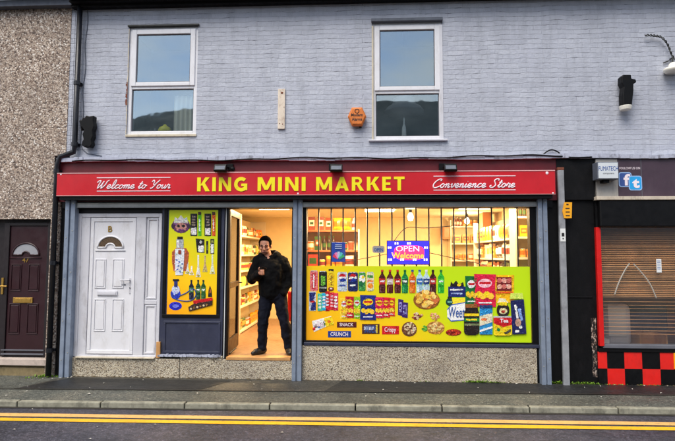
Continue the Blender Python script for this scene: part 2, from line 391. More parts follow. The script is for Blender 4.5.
def cr(pts, n=6):
    if len(pts) < 3: return pts
    P_ = [pts[0]] + list(pts) + [pts[-1]]; out = []
    for i in range(1, len(P_) - 2):
        p0, p1, p2, p3 = P_[i - 1:i + 3]
        for k in range(n):
            t = k / n
            out.append(tuple(.5 * (2 * b + (c - a) * t + (2 * a - 5 * b + 4 * c - d) * t * t + (3 * b - a - 3 * c + d) * t ** 3) for a, b, c, d in zip(p0, p1, p2, p3)))
    out.append(tuple(pts[-1])); return out
SCRIPT = {
 'e': (.36, [[(0, .12), (.2, .22), (.25, .4), (.14, .46), (.04, .28), (.08, .04), (.2, 0), (.36, .14)]]),
 'l': (.30, [[(0, .12), (.2, .5), (.22, .95), (.12, .98), (.06, .5), (.1, .04), (.2, 0), (.30, .14)]]),
 'c': (.34, [[(0, .12), (.1, .35), (.24, .46), (.26, .38)], [(.2, .46), (.08, .36), (.05, .12), (.14, 0), (.34, .14)]]),
 'o': (.40, [[(.2, .46), (.06, .34), (.05, .1), (.15, 0), (.27, .1), (.29, .34), (.2, .46)], [(.27, .38), (.34, .33), (.40, .36)]]),
 'm': (.56, [[(0, .3), (.06, .45), (.08, .3), (.05, 0)], [(.06, .2), (.2, .45), (.25, .32), (.22, 0)], [(.23, .2), (.37, .45), (.43, .32), (.40, .06), (.47, 0), (.56, .14)]]),
 'n': (.40, [[(0, .3), (.06, .45), (.08, .3), (.05, 0)], [(.06, .2), (.2, .45), (.26, .32), (.23, .06), (.30, 0), (.40, .14)]]),
 't': (.28, [[(0, .12), (.14, .45), (.17, .85)], [(.16, .85), (.08, .15), (.14, 0), (.28, .14)], [(.02, .58), (.28, .6)]]),
 'u': (.40, [[(0, .3), (.06, .45), (.04, .12), (.12, 0), (.24, .15), (.28, .45)], [(.28, .45), (.26, .08), (.32, 0), (.40, .14)]]),
 'r': (.32, [[(0, .12), (.08, .5), (.12, .42), (.24, .42)], [(.24, .42), (.2, .1), (.26, 0), (.34, .12)]]),
 'v': (.36, [[(0, .3), (.08, .45), (.1, .15), (.16, 0), (.28, .25), (.3, .46), (.36, .38)]]),
 'i': (.22, [[(0, .12), (.09, .45)], [(.09, .45), (.06, .08), (.12, 0), (.22, .14)], [(.12, .68), (.13, .7)]]),
 'W': (.95, [[(0, .72), (.1, .95), (.24, .9), (.18, .4), (.2, 0)], [(.2, 0), (.4, .4), (.52, .9)], [(.52, .9), (.46, .4), (.5, 0)], [(.5, 0), (.72, .4), (.8, .85), (.92, 1.0)]]),
 'Y': (.55, [[(0, .8), (.1, .98), (.2, .8), (.2, .5), (.32, .42)], [(.6, 1.0), (.4, .6), (.28, .2), (.14, 0), (.04, .06)]]),
 'C': (.62, [[(.5, .78), (.56, .95), (.42, 1.0), (.2, .8), (.06, .4), (.14, .04), (.34, 0), (.62, .2)]]),
 'S': (.60, [[(.5, .8), (.5, .97), (.32, .98), (.2, .78), (.3, .55), (.4, .3), (.3, .04), (.1, 0), (.0, .14), (.1, .24)]]),
 ' ': (.30, []),
}
def script(txt, X0, X1, Z0, Z1, Y, m, parent, rad):
    st = []; x = 0
    for ch in txt:
        adv, ss = SCRIPT[ch]
        for s_ in ss: st.append([(x + a + b * .28, b) for a, b in s_])
        x += adv
    xs = [p[0] for s_ in st for p in s_]; a, b = min(xs), max(xs); mb = MB()
    for s_ in st:
        q = cr(s_) if len(s_) > 2 else s_
        mb.tube([(X0 + (u - a) / (b - a) * (X1 - X0), Y - .001, Z0 + w * (Z1 - Z0)) for u, w in q], rad, 6)
    return mb.build('lettering', m, parent, smooth=True)

# ------------------------------------------------------------------ ground
ROADZ = -0.095
def _g(): pass
def gline(y0, y1, z):           # two pixel heights (left edge, right edge) -> a line on the ground
    a, b = G(0, y0, z), G(675, y1, z); d = (b - a) / (b.x - a.x); return lambda X: a.y + d.y * (X - a.x)
kerb_f = gline(401.6, 409.4, 0); ROADZ = P(300, 410.3, kerb_f(P(300, 403, -1.16).x)).z; joint_l = gline(389.0, 395.6, 0)
# one kerb line everything in the road follows
ya = gline(414.9, 424.3, ROADZ)
XL, XR = -12.0, 12.0
def strip(f0, f1, z, x0=XL, x1=XR, n=60):
    mb = MB()
    for i in range(n):
        a = x0 + (x1 - x0) * i / n; b = x0 + (x1 - x0) * (i + 1) / n
        mb.face([(a, f0(a), z), (b, f0(b), z), (b, f1(b), z), (a, f1(a), z)])
    return mb
gm = MB(); gm.face([(-900, -900, -.17), (900, -900, -.17), (900, 900, -.17), (-900, 900, -.17)])
struct(gm.build('ground', 'ground_dirt'))
kb = lambda X: kerb_f(X) + .085
struct(strip(lambda X: -9.3, lambda X: kerb_f(X) + .01, ROADZ, -60, 60).build('road', 'road_asphalt'))
for f0, f1, mn, nm in ((0.055, -.055, 'faded_yellow_line', 'yellow_line'), (-.105, -.205, 'yellow_line', 'yellow_line')):
    struct(strip(lambda X: ya(X) + f1, lambda X: ya(X) + f0, ROADZ + .005, -60, 60, 200).build(nm, mn))
pv = MB(); pv.v = []
for i in range(60):
    a = -30 + i; b = a + 1
    pv.face([(a, kb(a), 0), (b, kb(b), 0), (b, .4, 0), (a, .4, 0)])
struct(pv.build('pavement', 'old_tarmac'))
# darker strip of newer tarmac along the shop fronts, with slanting ends
def patch(pts, m):
    mb = MB(); mb.face([tuple(p) for p in pts]); return struct(mb.build('tarmac_patch', m))
jl = joint_l
def gx(px, py): return G(px, py, 0).x
xa, xb, xc, xd = gx(14, 389), gx(66, 377), gx(323, 390), gx(343, 380)
patch([(xa, jl(xa), .004), (xc, jl(xc), .004), (xd, -.02, .004), (xb, -.02, .004)], 'mid_tarmac')
xe = gx(200, 389); xf = gx(235, 378)
patch([(xa + .02, jl(xa) + .012, .008), (xe, jl(xe) + .012, .008), (xf, -.12, .008), (xb + .1, -.12, .008)], 'dark_tarmac')
patch([(xc, jl(xc), .0045), (9, jl(9), .0045), (9, -.02, .0045), (xd, -.02, .0045)], 'dark_tarmac')
o = strip(lambda X: jl(X) - .014, lambda X: jl(X) + .008, .010, XL, XR); struct(o.build('tarmac_joint', 'grit'))
# kerb stones
kx = [gx(p, 402) for p in (17, 97, 180, 262.4, 345.7, 431, 518, 608)]
step = (kx[-1] - kx[0]) / 7
n0 = -6
for i in range(n0, 14):
    x0 = kx[0] + step * i; x1 = x0 + step - .014
    mb = MB(); ya0, ya1 = kerb_f(x0), kerb_f(x1)
    z1 = .006 + rnd.uniform(-.003, .003)
    mb.raw([(x0, ya0, -.16), (x1, ya1, -.16), (x1, ya1 + .08, -.16), (x0, ya0 + .08, -.16), (x0, ya0, z1), (x1, ya1, z1), (x1, ya1 + .08, z1), (x0, ya0 + .08, z1)],
           [(0, 3, 2, 1), (4, 5, 6, 7), (0, 1, 5, 4), (1, 2, 6, 5), (2, 3, 7, 6), (3, 0, 4, 7)])
    struct(mb.build('kerb', 'kerb_concrete', None, .012, seg=3))
kbk = MB(); struct(strip(lambda X: kerb_f(X) + .03, lambda X: kb(X) + .02, -.008, -20, 20).build('kerb_bed', 'dark_tarmac'))
go = MB()
struct(strip(lambda X: kerb_f(X) - .055, lambda X: kerb_f(X) + .002, ROADZ + .004, -20, 20).build('gutter_dirt', 'grit'))
# hills behind the camera (seen only mirrored in the panes)
hm = MB(); hp = [(-300, 10), (-220, 34), (-150, 48), (-110, 46), (-74, 54), (-40, 56), (20, 57), (70, 54), (130, 46), (200, 34), (300, 14)]
hp = cr(hp, 5)
for i in range(len(hp) - 1):
    (a, za), (b, zb) = hp[i], hp[i + 1]
    hm.face([(a, -95, -1), (b, -95, -1), (b, -170, zb), (a, -170, za)]); hm.face([(a, -170, za), (b, -170, zb), (b, -300, -1), (a, -300, -1)])
struct(hm.build('hills', 'hill_green', smooth=True))

# ------------------------------------------------------------------ main building
bl = thing('shop_building', P(310, 300) * 1.0, 'lavender painted brick terrace building with red fronted convenience store below', 'building')
bl.location = (0, 0, 0)
WX0 = P(73, 80).x; WX1 = P(675, 80).x + 3.0; WZ0 = P(320, 158).z; WZ1 = P(380, 3.4).z
RX = P(596.5, 270).x   # right end of this shop unit / party line
w1 = rect(128, 26.5, 197, 134.5); w2 = rect(372, 22, 443, 139.5)
mb = MB(); T = .24
def hole_wall(mb, x0, x1, z0, z1, holes, ya_, yb_):
    xs = x0
    for (a, b, c, d) in holes:
        mb.box(xs, a, ya_, yb_, z0, z1); mb.box(a, b, ya_, yb_, z0, c); mb.box(a, b, ya_, yb_, d, z1); xs = b
    mb.box(xs, x1, ya_, yb_, z0, z1)
hole_wall(mb, WX0, WX1, WZ0, WZ1, [w1, w2], 0, T); mb.build('upper_wall', 'lavender_brick', bl)
# eaves, gutter, roof
gz = WZ1
mb = MB(); mb.box(WX0 - .02, WX1, -.10, .2, gz, gz + .07); mb.build('soffit', 'black_paint', bl, .006)
mb = MB()
for i in range(40):
    a = WX0 + (WX1 - WX0) * i / 40; b = WX0 + (WX1 - WX0) * (i + 1) / 40
gp = [(-.24 + .055 * math.cos(t) - .0, gz + .11 + .055 * math.sin(t)) for t in [math.pi + math.pi * k / 8 for k in range(9)]]
gi = [(-.24 + .048 * math.cos(t), gz + .113 + .048 * math.sin(t)) for t in [2 * math.pi - math.pi * k / 8 for k in range(9)]]
pr = gp + gi; n = len(pr)
mb.raw([(WX0, y, z) for y, z in pr] + [(WX1, y, z) for y, z in pr], [(i, i + n, (i + 1) % n + n, (i + 1) % n) for i in range(n)] + [tuple(range(n)), tuple(range(n, 2 * n))])
mb.box(WX0, WX1, -.185, -.10, gz + .04, gz + .2); mb.build('gutter', 'black_paint', bl)
mb = MB(); rows = 22
for r_ in range(rows):
    y0 = -.2 + r_ * .2; z0 = gz + .18 + r_ * .2 * .75; o_ = (r_ % 2) * .15
    k = 0; x = WX0 - .05 - o_
    while x < WX1:
        a = max(x, WX0 - .05); b = min(x + .296, WX1); zz = z0 + rnd.uniform(0, .006)
        mb.raw([(a, y0, zz), (b, y0, zz), (b, y0 + .26, zz + .19), (a, y0 + .26, zz + .19), (a, y0, zz + .012), (b, y0, zz + .012), (b, y0 + .26, zz + .198), (a, y0 + .26, zz + .198)], [(0, 3, 2, 1), (4, 5, 6, 7), (0, 1, 5, 4), (1, 2, 6, 5), (2, 3, 7, 6), (3, 0, 4, 7)])
        x += .3
mb.build('roof', 'slate', bl)

def sash_window(parent, wx, split_px, xm, fm='upvc'):
    X0, X1, Z0, Z1 = wx
    w = MB(); f = .055; y0, y1 = .02, .09
    w.box(X0, X0 + f, y0, y1, Z0, Z1).box(X1 - f, X1, y0, y1, Z0, Z1).box(X0 + f, X1 - f, y0, y1, Z1 - f, Z1).box(X0 + f, X1 - f, y0, y1, Z0, Z0 + f)
    zs = P(xm, split_px).z
    w.box(X0 + f, X1 - f, y0 + .002, y1, zs - .03, zs + .03)
    win = w.build('window', fm, parent, .006)
    s = MB(); a, b, c, d = X0 + f * .7, X1 - f * .7, zs + .012, Z1 - f * .7; g = .075; q0, q1 = .002, .045
    s.box(a, a + g, q0, q1, c, d).box(b - g, b, q0, q1, c, d).box(a + g, b - g, q0, q1, d - g, d).box(a + g, b - g, q0, q1, c, c + g * .8)
    s.build('sash', fm, win, .008)
    p = MB(); p.box(a + g, b - g, .028, .032, c + g * .8, d - g); p.build('pane', 'upper_glass', win)
    p = MB(); p.box(X0 + f, X1 - f, .05, .054, Z0 + f, zs - .03); p.build('pane', 'upper_glass', win)
    bd = MB(); t = .012
    for (u0, u1, v0, v1, yy) in ((a + g, b - g, c + g * .8, d - g, .024), (X0 + f, X1 - f, Z0 + f, zs - .03, .046)):
        bd.box(u0, u0 + t, yy, yy + .003, v0, v1).box(u1 - t, u1, yy, yy + .003, v0, v1).box(u0 + t, u1 - t, yy, yy + .003, v1 - t, v1).box(u0 + t, u1 - t, yy, yy + .003, v0, v0 + t)
    bd.build('glazing_bead', 'groove', win)
    # room behind
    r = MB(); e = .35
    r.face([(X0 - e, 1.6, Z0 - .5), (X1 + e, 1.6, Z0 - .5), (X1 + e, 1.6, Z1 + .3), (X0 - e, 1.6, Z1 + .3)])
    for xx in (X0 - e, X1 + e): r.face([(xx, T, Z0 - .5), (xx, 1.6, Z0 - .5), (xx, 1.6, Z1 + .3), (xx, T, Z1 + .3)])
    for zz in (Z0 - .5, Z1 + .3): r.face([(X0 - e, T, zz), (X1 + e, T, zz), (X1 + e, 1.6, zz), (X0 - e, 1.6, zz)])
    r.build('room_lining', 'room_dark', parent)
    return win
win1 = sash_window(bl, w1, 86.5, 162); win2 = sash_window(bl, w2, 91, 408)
X0, X1, Z0, Z1 = w1
s = MB(); s.box(X0 - .01, X1 + .012, -.018, .1, Z0 - .035, Z0 + .002); s.build('sill', 'sill_cream', win1, .006)
s = MB(); s.box(X0 - .02, X1 + .02, -.03, .02, Z1 - .004, Z1 + .022); s.build('lintel_drip', 'wire_dark', win1, .004)
s = MB()
def jag(x, z0, z1, wl, wr, seed, n=22):
    q = random.Random(seed); L_ = [(x - wl * q.uniform(.1, 1), z0 + (z1 - z0) * k / n) for k in range(n + 1)]; R_ = [(x + wr * q.uniform(.1, 1), z0 + (z1 - z0) * k / n) for k in range(n + 1)]
    return L_, R_
def jagstrip(mb, x, z0, z1, wl, wr, seed, y0, y1, n=22):
    L_, R_ = jag(x, z0, z1, wl, wr, seed, n); vs = []
    for (a, b) in zip(L_, R_): vs += [(a[0], y0, a[1]), (b[0], y0, b[1]), (b[0], y1, b[1]), (a[0], y1, a[1])]
    fs = [(0, 1, 2, 3), tuple(4 * n + k for k in (3, 2, 1, 0))]
    for k in range(n):
        for m in range(4): fs.append((4 * k + m, 4 * k + (m + 1) % 4, 4 * k + 4 + (m + 1) % 4, 4 * k + 4 + m))
    mb.raw(vs, fs)
jagstrip(s, X0 - .004, Z0 + .45, Z0 + .8, .03, .004, 5, -.005, .01); s.build('broken_render', 'rust', win1)
s = MB(); jagstrip(s, X0 - .002, Z0 + .02, Z1 - .03, .014, .003, 6, -.003, .01, 50); s.build('peeling_edge', 'sill_cream', win1)
#
X0, X1, Z0, Z1 = w2
s = MB(); s.box(X0 - .05, X1 + .05, -.045, .02, Z0 - .028, Z0 - .004); s.build('sill', 'upvc_worn', win2, .006)
s = MB(); s.box(X0 - .01, X1 - .0, -.05, .02, Z1 - .002, Z1 + .045); s.build('lintel_drip', 'gutter_board', win2, .006)
s = MB(); s.box(X0 - .002, X0 + .022, -.012, .02, Z0, Z1 - .05); s.build('side_trim', 'sill_cream', win2, .004)
s = MB(); s.box(X1 - .05, X1, -.008, .02, Z0, Z1 - .05); s.build('side_trim', 'upvc_worn', win2, .004)
# things standing inside the windows
def onfloor(px, py, Y): return P(px, py, Y)
X0, X1, Z0, Z1 = w1
cu = MB(); xa_, xb_ = P(176, 108, .2).x, P(195, 108, .2).x; pts = []
for i in range(25):
    t = i / 24; pts.append((xa_ + (xb_ - xa_) * t, .125 + .015 * math.sin(t * 26)))
for i in range(24):
    (a, ya_), (b, yb_) = pts[i], pts[i + 1]; cu.face([(a, ya_, Z0 + .035), (b, yb_, Z0 + .035), (b, yb_, Z0 + .62), (a, ya_, Z0 + .62)])
solo(cu, 'curtain', 'curtain', 'pale curtain hanging inside the right side of the left upstairs window', 'curtain', smooth=True)
sh = MB(); sh.box(X0 + .02, X1 - .02, .1, .3, Z0 - .01, Z0 + .03); sh.build('window_board', 'upvc', bl, .004)
c = P(165, 127, .2); mb = MB(); mb.lathe(c.x, .2, [(.03, 0), (.09, .03), (.1, .08), (.08, .12), (.03, .15), (.02, .17)], 16, z0=Z0 + .032)
solo(mb, 'ornament', 'letter_yellow', 'round golden ornament on the sill inside the left upstairs window', 'ornament', smooth=True)
for px, h_, nm, cc, lb in ((150, .07, 'jar', 'ceramic', 'small white jar left of the golden ornament on the upstairs sill'), (189, .08, 'bottle', 'black_plastic', 'small dark bottle on the upstairs sill in front of the curtain'), (155, .11, 'cup', 'groove', 'small grey cup beside the white jar on the upstairs sill')):
    c = P(px, 128, .2); mb = MB(); mb.lathe(c.x, .2, [(.02, 0), (.028, .01), (.028, h_ * .6), (.013, h_ * .75), (.013, h_)], 12, z0=Z0 + .032); solo(mb, nm, cc, lb, nm, smooth=True)
X0, X1, Z0, Z1 = w2
sh = MB(); sh.box(X0 + .02, X1 - .02, .1, .42, Z0 - .01, Z0 + .03); sh.build('window_board', 'upvc', bl, .004)
lx = P(404, 100, .45).x; lz = P(404, 113, .45).z; lt = P(404, 94, .45).z
mb = MB(); hh = lt - lz; prf = [(.30, 0), (.30, .1 * hh), (.26, .28 * hh), (.19, .42 * hh), (.165, .6 * hh), (.17, .72 * hh), (.09, .86 * hh), (.14, .97 * hh), (.16, hh)]
mb.lathe(lx, .45, prf, 24, z0=lz)
ls = thing('pendant_lamp', (lx, .45, lz), 'grey bell shaped lampshade hanging inside the right upstairs window', 'lamp')
mb.build('lamp_shade', 'grey_shade', ls, smooth=True); mb = MB(); mb.tube([(lx, .45, lt), (lx, .45, Z1 + .3)], .006); mb.build('cord', 'ink_black', ls)
c = P(403, 131, .3); bz = Z0 + .032
mb = MB(); mb.box(P(388, 132, .3).x, P(407, 132, .3).x, .2, .38, bz, bz + .07); solo(mb, 'carton', 'bare_wood', 'orange brown carton on the sill inside the right upstairs window', 'carton', bev=.004)
mb = MB(); cx_ = P(404, 120, .28).x; mb.lathe(cx_, .28, [(.03, 0), (.035, .02), (.03, .14), (.012, .2), (.012, .27), (.004, .3)], 14, z0=bz + .071)
solo(mb, 'bottle', 'paper', 'white pointed bottle on the carton in the right upstairs window', 'bottle', smooth=True)

# ledge between wall and shopfront
LX0, LX1 = P(60, 157).x, WX1
mb = MB(); seg = 90
za, zb = P(300, 160.5, -.06).z, P(300, 156.5, -.06).z
for i in range(seg):
    a = LX0 + (LX1 - LX0) * i / seg; b = LX0 + (LX1 - LX0) * (i + 1) / seg + .001
    dz = .012 * math.sin(i * .37) + rnd.uniform(-.006, .006); mb.box(a, b, -.075 - rnd.uniform(0, .012), .02, za + dz * .5, zb + dz)
mb.build('flashing', 'flashing', bl)
cab = MB(); pts = []
xs0, xs1 = P(76, 158).x, P(560, 155).x; zc = P(300, 159.5, -.1).z
for i in range(70):
    t = i / 69; pts.append((xs0 + (xs1 - xs0) * t, -.095, zc + .008 * math.sin(i * .8) + .012 * math.sin(i * .23) + .03 * t))
cab.tube(pts, .009, 6)
solo(cab, 'cable', 'black_plastic', 'thin black cable clipped along the flashing above the red sign', 'cable', smooth=True)
cb2 = MB(); pts = cr([tuple(P(540, 157, -.02)), tuple(P(550, 150, -.03)), tuple(P(558, 152, -.03)), tuple(P(562, 156, -.04)), tuple(P(575, 157.5, -.09)), tuple(P(592, 157, -.09))]); cb2.tube(pts, .01, 6)
solo(cb2, 'cable', 'black_plastic', 'short looped black cable above the right end of the red sign', 'cable', smooth=True)

# burgundy board and carcass behind the sign
bz0, bz1 = P(300, 201, -.02).z, za + .01
bx0, bx1 = P(60, 166, -.03).x, P(556, 166, -.03).x
mb = MB(); mb.box(bx0, bx1, -.03, .2, bz0, bz1); mb.build('fascia_backboard', 'burgundy', bl)
# beam of wall over the shop, black
zr0, zr1 = P(300, 206.5, -.03).z, P(300, 202.3, -.03).z
mb = MB(); mb.box(bx0 + .05, P(552, 200).x, -.02, .2, P(300, 208, 0).z, bz0 - .001); mb.build('shutter_housing', 'frame_black', bl)
pc = [rect(63, 200, 72.6, 378, -.06), rect(292.6, 200, 302, 378, -.06), rect(539.3, 200, 549, 378, -.06)]
for x0, x1 in ((pc[0][1], pc[1][0]), (pc[1][1], pc[2][0])):
    mb = MB(); mb.box(x0 - .01, x1 + .01, -.045, -.022, zr0, zr1).box(x0 - .01, x1 + .01, -.05, -.022, zr0 - .012, zr0 - .001); mb.build('shutter_bottom_bar', 'alloy', bl, .003)
for i, q in enumerate(pc):
    x0, x1 = q[0], q[1]; zt = P(300, 196.5, -.05).z; w_ = x1 - x0; mb = MB(); zb_ = -.02
    a = x0 + w_ * .42; b = x0 + w_ * .56
    mb.box(x0, a, -.085, .06, zb_, zt).box(a, b, -.06, .055, zb_, zt).box(b, x1, -.075, .06, zb_, zt)
    o = mb.build('shutter_guide', 'galvanised', bl, .004)
    for zz in (.25, .8, 1.4, 2.0, 2.4):
        bt = MB(); bt.tube([(x0 + w_ * .2, -.085, zz), (x0 + w_ * .2, -.09, zz)], .009, 8); bt.build('bolt', 'alloy', o)
        bt = MB(); bt.tube([(x1 - w_ * .2, -.075, zz + .1), (x1 - w_ * .2, -.08, zz + .1)], .009, 8); bt.build('bolt', 'alloy', o)
# ---- lower shopfront : from pc[0] to pc[2]
XA, XB, XC, XD, XE, XF = pc[0][1], P(161, 280).x, P(221.5, 280).x, pc[1][0], pc[1][1], pc[2][0]
FH = .30
def plinth(x0, x1, z1, nm='plinth', y0=.0):
    m_ = MB(); m_.box(x0, x1, y0, y0 + .2, -.02, z1); return m_.build(nm, 'pebbledash_plinth', bl, .008)
zdoor = P(120, 357.5, .0).z
plinth(XA - .01, XB + .3, zdoor - .012); plinth(XB + .301, XC + .03, P(195, 356).z, y0=.012); plinth(XC + .031, XD, FH - .035, y0=-.004)
zwb = P(420, 346.5, .0).z
plinth(XE, P(537, 360).x, zwb - .003, y0=-.008)
mb = MB(); mb.box(P(537, 360).x + .001, XF + .01, .02, .2, -.02, P(537, 206).z); mb.box(XE - .002, XE + .02, .018, .2, zwb, P(305, 206).z); mb.build('jamb', 'frame_black', bl)
# mossy fillet at the foot of the plinth
mb = MB(); x = XA
while x < 6:
    l = rnd.uniform(.05, .2); h_ = rnd.uniform(.004, .018); d_ = rnd.uniform(.02, .08)
    mb.raw([(x, .0, -.01), (x + l, .0, -.01), (x + l, -d_, -.01), (x, -d_, -.01), (x + l * .5, -.0, h_), (x + l * .5, -d_ * .5, h_ * .6)], [(0, 1, 4), (1, 2, 5, 4), (2, 3, 5), (3, 0, 4, 5)]); x += l * .8
tag(mb.build('moss', 'moss'), 'brown green moss and dirt along the foot of the shopfront', 'moss', None, 'stuff')
# white door, frame and side panel
DZ1 = P(118, 213.5, .03).z; DX0, DX1 = P(75.5, 285, .03).x, P(160.5, 285, .03).x
f = .06
dxa = P(88, 285, .03).x; dxb = P(135, 285, .03).x; dxc = P(144.5, 285, .03).x
mb = MB()
mb.box(DX0, DX0 + .06, .02, .10, zdoor, DZ1).box(DX1 - .045, DX1, .02, .1, zdoor, DZ1).box(DX0 + .06, DX1 - .045, .02, .1, DZ1 - .055, DZ1)
mb.box(DX0 + .06, dxa, .03, .1, zdoor + .03, DZ1 - .055).box(dxb, dxc, .025, .1, zdoor + .03, DZ1 - .055).box(DX0 + .06, DX1 - .045, .02, .1, zdoor, zdoor + .03)
fr = mb.build('door_frame', 'upvc_worn', bl, .006)
mb = MB(); mb.box(DX0 + .0605, DX1 - .0455, -.03, .02, zdoor - .012, zdoor + .008); mb.build('sill', 'sill_cream', fr, .004)
mb = MB(); mb.box(XA, DX0 - .001, .03, .12, zdoor - .01, bz0); mb.box(DX0 - .001, DX1 + .02, .035, .12, DZ1 + .001, bz0); mb.build('surround', 'frame_black', bl)
lz0, lz1 = zdoor + .035, DZ1 - .06
dr = MB(); dr.box(dxa + .004, dxb - .004, .04, .085, lz0, lz1); door = dr.build('front_door', 'upvc', bl, .006)
def raised(mb, x0, x1, z0, z1, Y, t=.014, w=.02):   # bead frame moulding
    mb.box(x0, x1, Y - t, Y, z0, z0 + w).box(x0, x1, Y - t, Y, z1 - w, z1).box(x0, x0 + w, Y - t, Y, z0 + w, z1 - w).box(x1 - w, x1, Y - t, Y, z0 + w, z1 - w)
st = MB(); raised(st, dxa + .012, dxb - .012, lz0 + .01, lz1 - .01, .04, .012, .05)
st.build('stile', 'upvc', door, .004)
def dpanel(x0, y0, x1, y1, Yp=.04, mm='upvc', par=None, sunk='groove', Y2=None):
    a = rect(x0, y0, x1, y1, Yp); m_ = MB(); raised(m_, a[0], a[1], a[2], a[3], Yp, .01, .012)
    m_.box(a[0] + .025, a[1] - .025, Yp - .008, Yp, a[2] + .025, a[3] - .025)
    return m_.build('panel', mm, par, .005)
for q in ((95, 259, 106, 288), (112.5, 259, 124, 288), (94, 299, 105.5, 331), (112, 299, 123.5, 331)): dpanel(*q, par=door)
def fan(par, cx, cy, r_px, Yp, gm_, fm_, inner=.35, px_w=None):
    c = P(cx, cy, Yp); r = abs(P(cx + r_px, cy, Yp).x - c.x); zsc = .86
    g_ = MB(); n = 20; t_ = [math.pi * k / n for k in range(n + 1)]
    ring = [(c.x + r * math.cos(t), c.z + r * zsc * math.sin(t)) for t in t_] + [(c.x + r * inner * math.cos(t), c.z + r * inner * zsc * math.sin(t)) for t in reversed(t_)]
    for k in range(n):
        a, b = t_[k], t_[k + 1]
        pts4 = [(c.x + q * math.cos(t), c.z + q * zsc * math.sin(t)) for q, t in ((r, a), (r, b), (r * inner, b), (r * inner, a))]
        g_.prism(pts4, Yp - .006, Yp - .001)
    g_.build('fanlight', gm_, par)
    b_ = MB(); pts = [(c.x + (r + .012) * math.cos(t), Yp - .004, c.z + (r + .012) * zsc * math.sin(t)) for t in t_]; b_.tube(pts, .014, 6)
    pts = [(c.x + (r * inner) * math.cos(t), Yp - .004, c.z + (r * inner) * zsc * math.sin(t)) for t in t_]; b_.tube(pts, .012, 6)
    for s_ in (-1, 1): b_.tube([(c.x + s_ * (r + .02), Yp - .004, c.z), (c.x + s_ * r * inner, Yp - .004, c.z)], .012, 6)
    b_.tube([(c.x - r * 1.25, Yp - .004, c.z - .045), (c.x + r * 1.25, Yp - .004, c.z - .045)], .009, 6)
    b_.build('fanlight_moulding', fm_, par, smooth=True)
mat('leaded_glass', rgb(92, 76, 60), .25, var=.7, vs=60)
fan(door, 110.5, 247.5, 12, .04, 'leaded_glass', 'upvc', .38)
ltr_px('B', 108.3, 226, 112.3, 232, .038, 'brass', door, bold=.02, ext=.006, name='door_letter')
a = rect(97.5, 291, 117.5, 295.5, .04); mb = MB(); mb.box(a[0], a[1], .022, .04, a[2], a[3]); mb.box(a[0] + .015, a[1] - .015, .016, .022, a[2] + .012, a[3] - .012); mb.build('letterbox', 'upvc_worn', door, .004)
hx = P(130.5, 283, .04).x; hz = P(130, 281.5, .04).z
mb = MB(); mb.box(hx - .014, hx + .014, .026, .04, hz - .17, hz + .05); mb.tube([(hx, .03, hz + .02), (hx, -.005, hz + .02), (hx - .13, -.008, hz + .018)], .010, 8); mb.tube([(hx, .03, hz - .09), (hx, .018, hz - .09)], .012, 10); mb.build('handle', 'upvc_worn', door, .002)
mb = MB(); mb.tube([(hx, .02, hz - .09), (hx, .014, hz - .09)], .008, 10); mb.box(hx - .18, hx - .07, .033, .04, hz - .055, hz - .04); mb.build('lock', 'groove', door)
# side panel
sp_ = MB(); sp_.box(dxc + .001, DX1 - .046, .05, .09, zdoor + .031, DZ1 - .056); sd = sp_.build('side_panel', 'upvc', bl, .004)
zz = P(150, 302, .05).z
m_ = MB(); raised(m_, dxc + .015, DX1 - .06, zz + .045, DZ1 - .075, .05, .014, .022); raised(m_, dxc + .015, DX1 - .06, zdoor + .05, zz - .045, .05, .014, .022); m_.box(dxc + .004, DX1 - .05, .032, .05, zz - .03, zz + .03); m_.build('moulding', 'upvc_worn', sd, .004)
# narrow dark grey panel with vape poster
mb = MB(); mb.box(DX1 + .001, XC + .02, .03, .11, P(190, 356).z - .02, bz0 - .001)
np_ = mb.build('shop_panel', 'navy_panel', bl, .003)
a = rect(163.5, 207, 220.5, 317.5, .03); mb = MB(); raised(mb, a[0], a[1], a[2], a[3], .03, .018, .045); mb.build('panel_frame', 'frame_black', np_, .004)
a = rect(163.5, 321, 220.5, 353, .03); mb = MB(); raised(mb, a[0], a[1], a[2], a[3], .03, .012, .03); mb.build('panel_moulding', 'navy_panel', np_, .004)
mb = MB(); zs_ = P(190, 356).z
for i in range(30):
    a_ = DX1 + (XC - DX1) * i / 30; b_ = DX1 + (XC - DX1) * (i + 1) / 30; mb.box(a_, b_ + .001, -.0 - rnd.uniform(0, .03), .03, zs_ - .012, zs_ + .012 + rnd.uniform(0, .012))
mb.build('weathered_sill', 'flashing', np_)
mb = MB(); a = rect(156, 342, 160, 358, .0); mb.box(a[0], a[1], -.002, .03, a[2], a[3]); mb.build('exposed_wood', 'bare_wood', fr, .003)

# doorway frame
hz1 = P(260, 207.5, .03).z
mb = MB(); xd0 = XC + .021; xd1 = P(228, 285, .03).x
mb.box(xd0, xd0 + .018, .03, .1, FH - .02, hz1).box(xd0 + .03, xd1, .02, .12, FH - .02, hz1).box(XD - .03, XD + .01, .02, .12, FH - .02, hz1).box(xd0, XD + .01, .022, .12, hz1, bz0 - .002)
dfr = mb.build('doorway_frame', 'frame_black', bl, .003)
mb = MB(); mb.box(xd0 + .0181, xd0 + .0299, .028, .1, FH - .02, hz1); mb.build('weather_strip', 'paper', dfr)
mb = MB(); mb.box(xd1, XD - .03, -.012, .16, FH - .036, FH + .005); mb.build('threshold', 'bare_wood', dfr, .004)
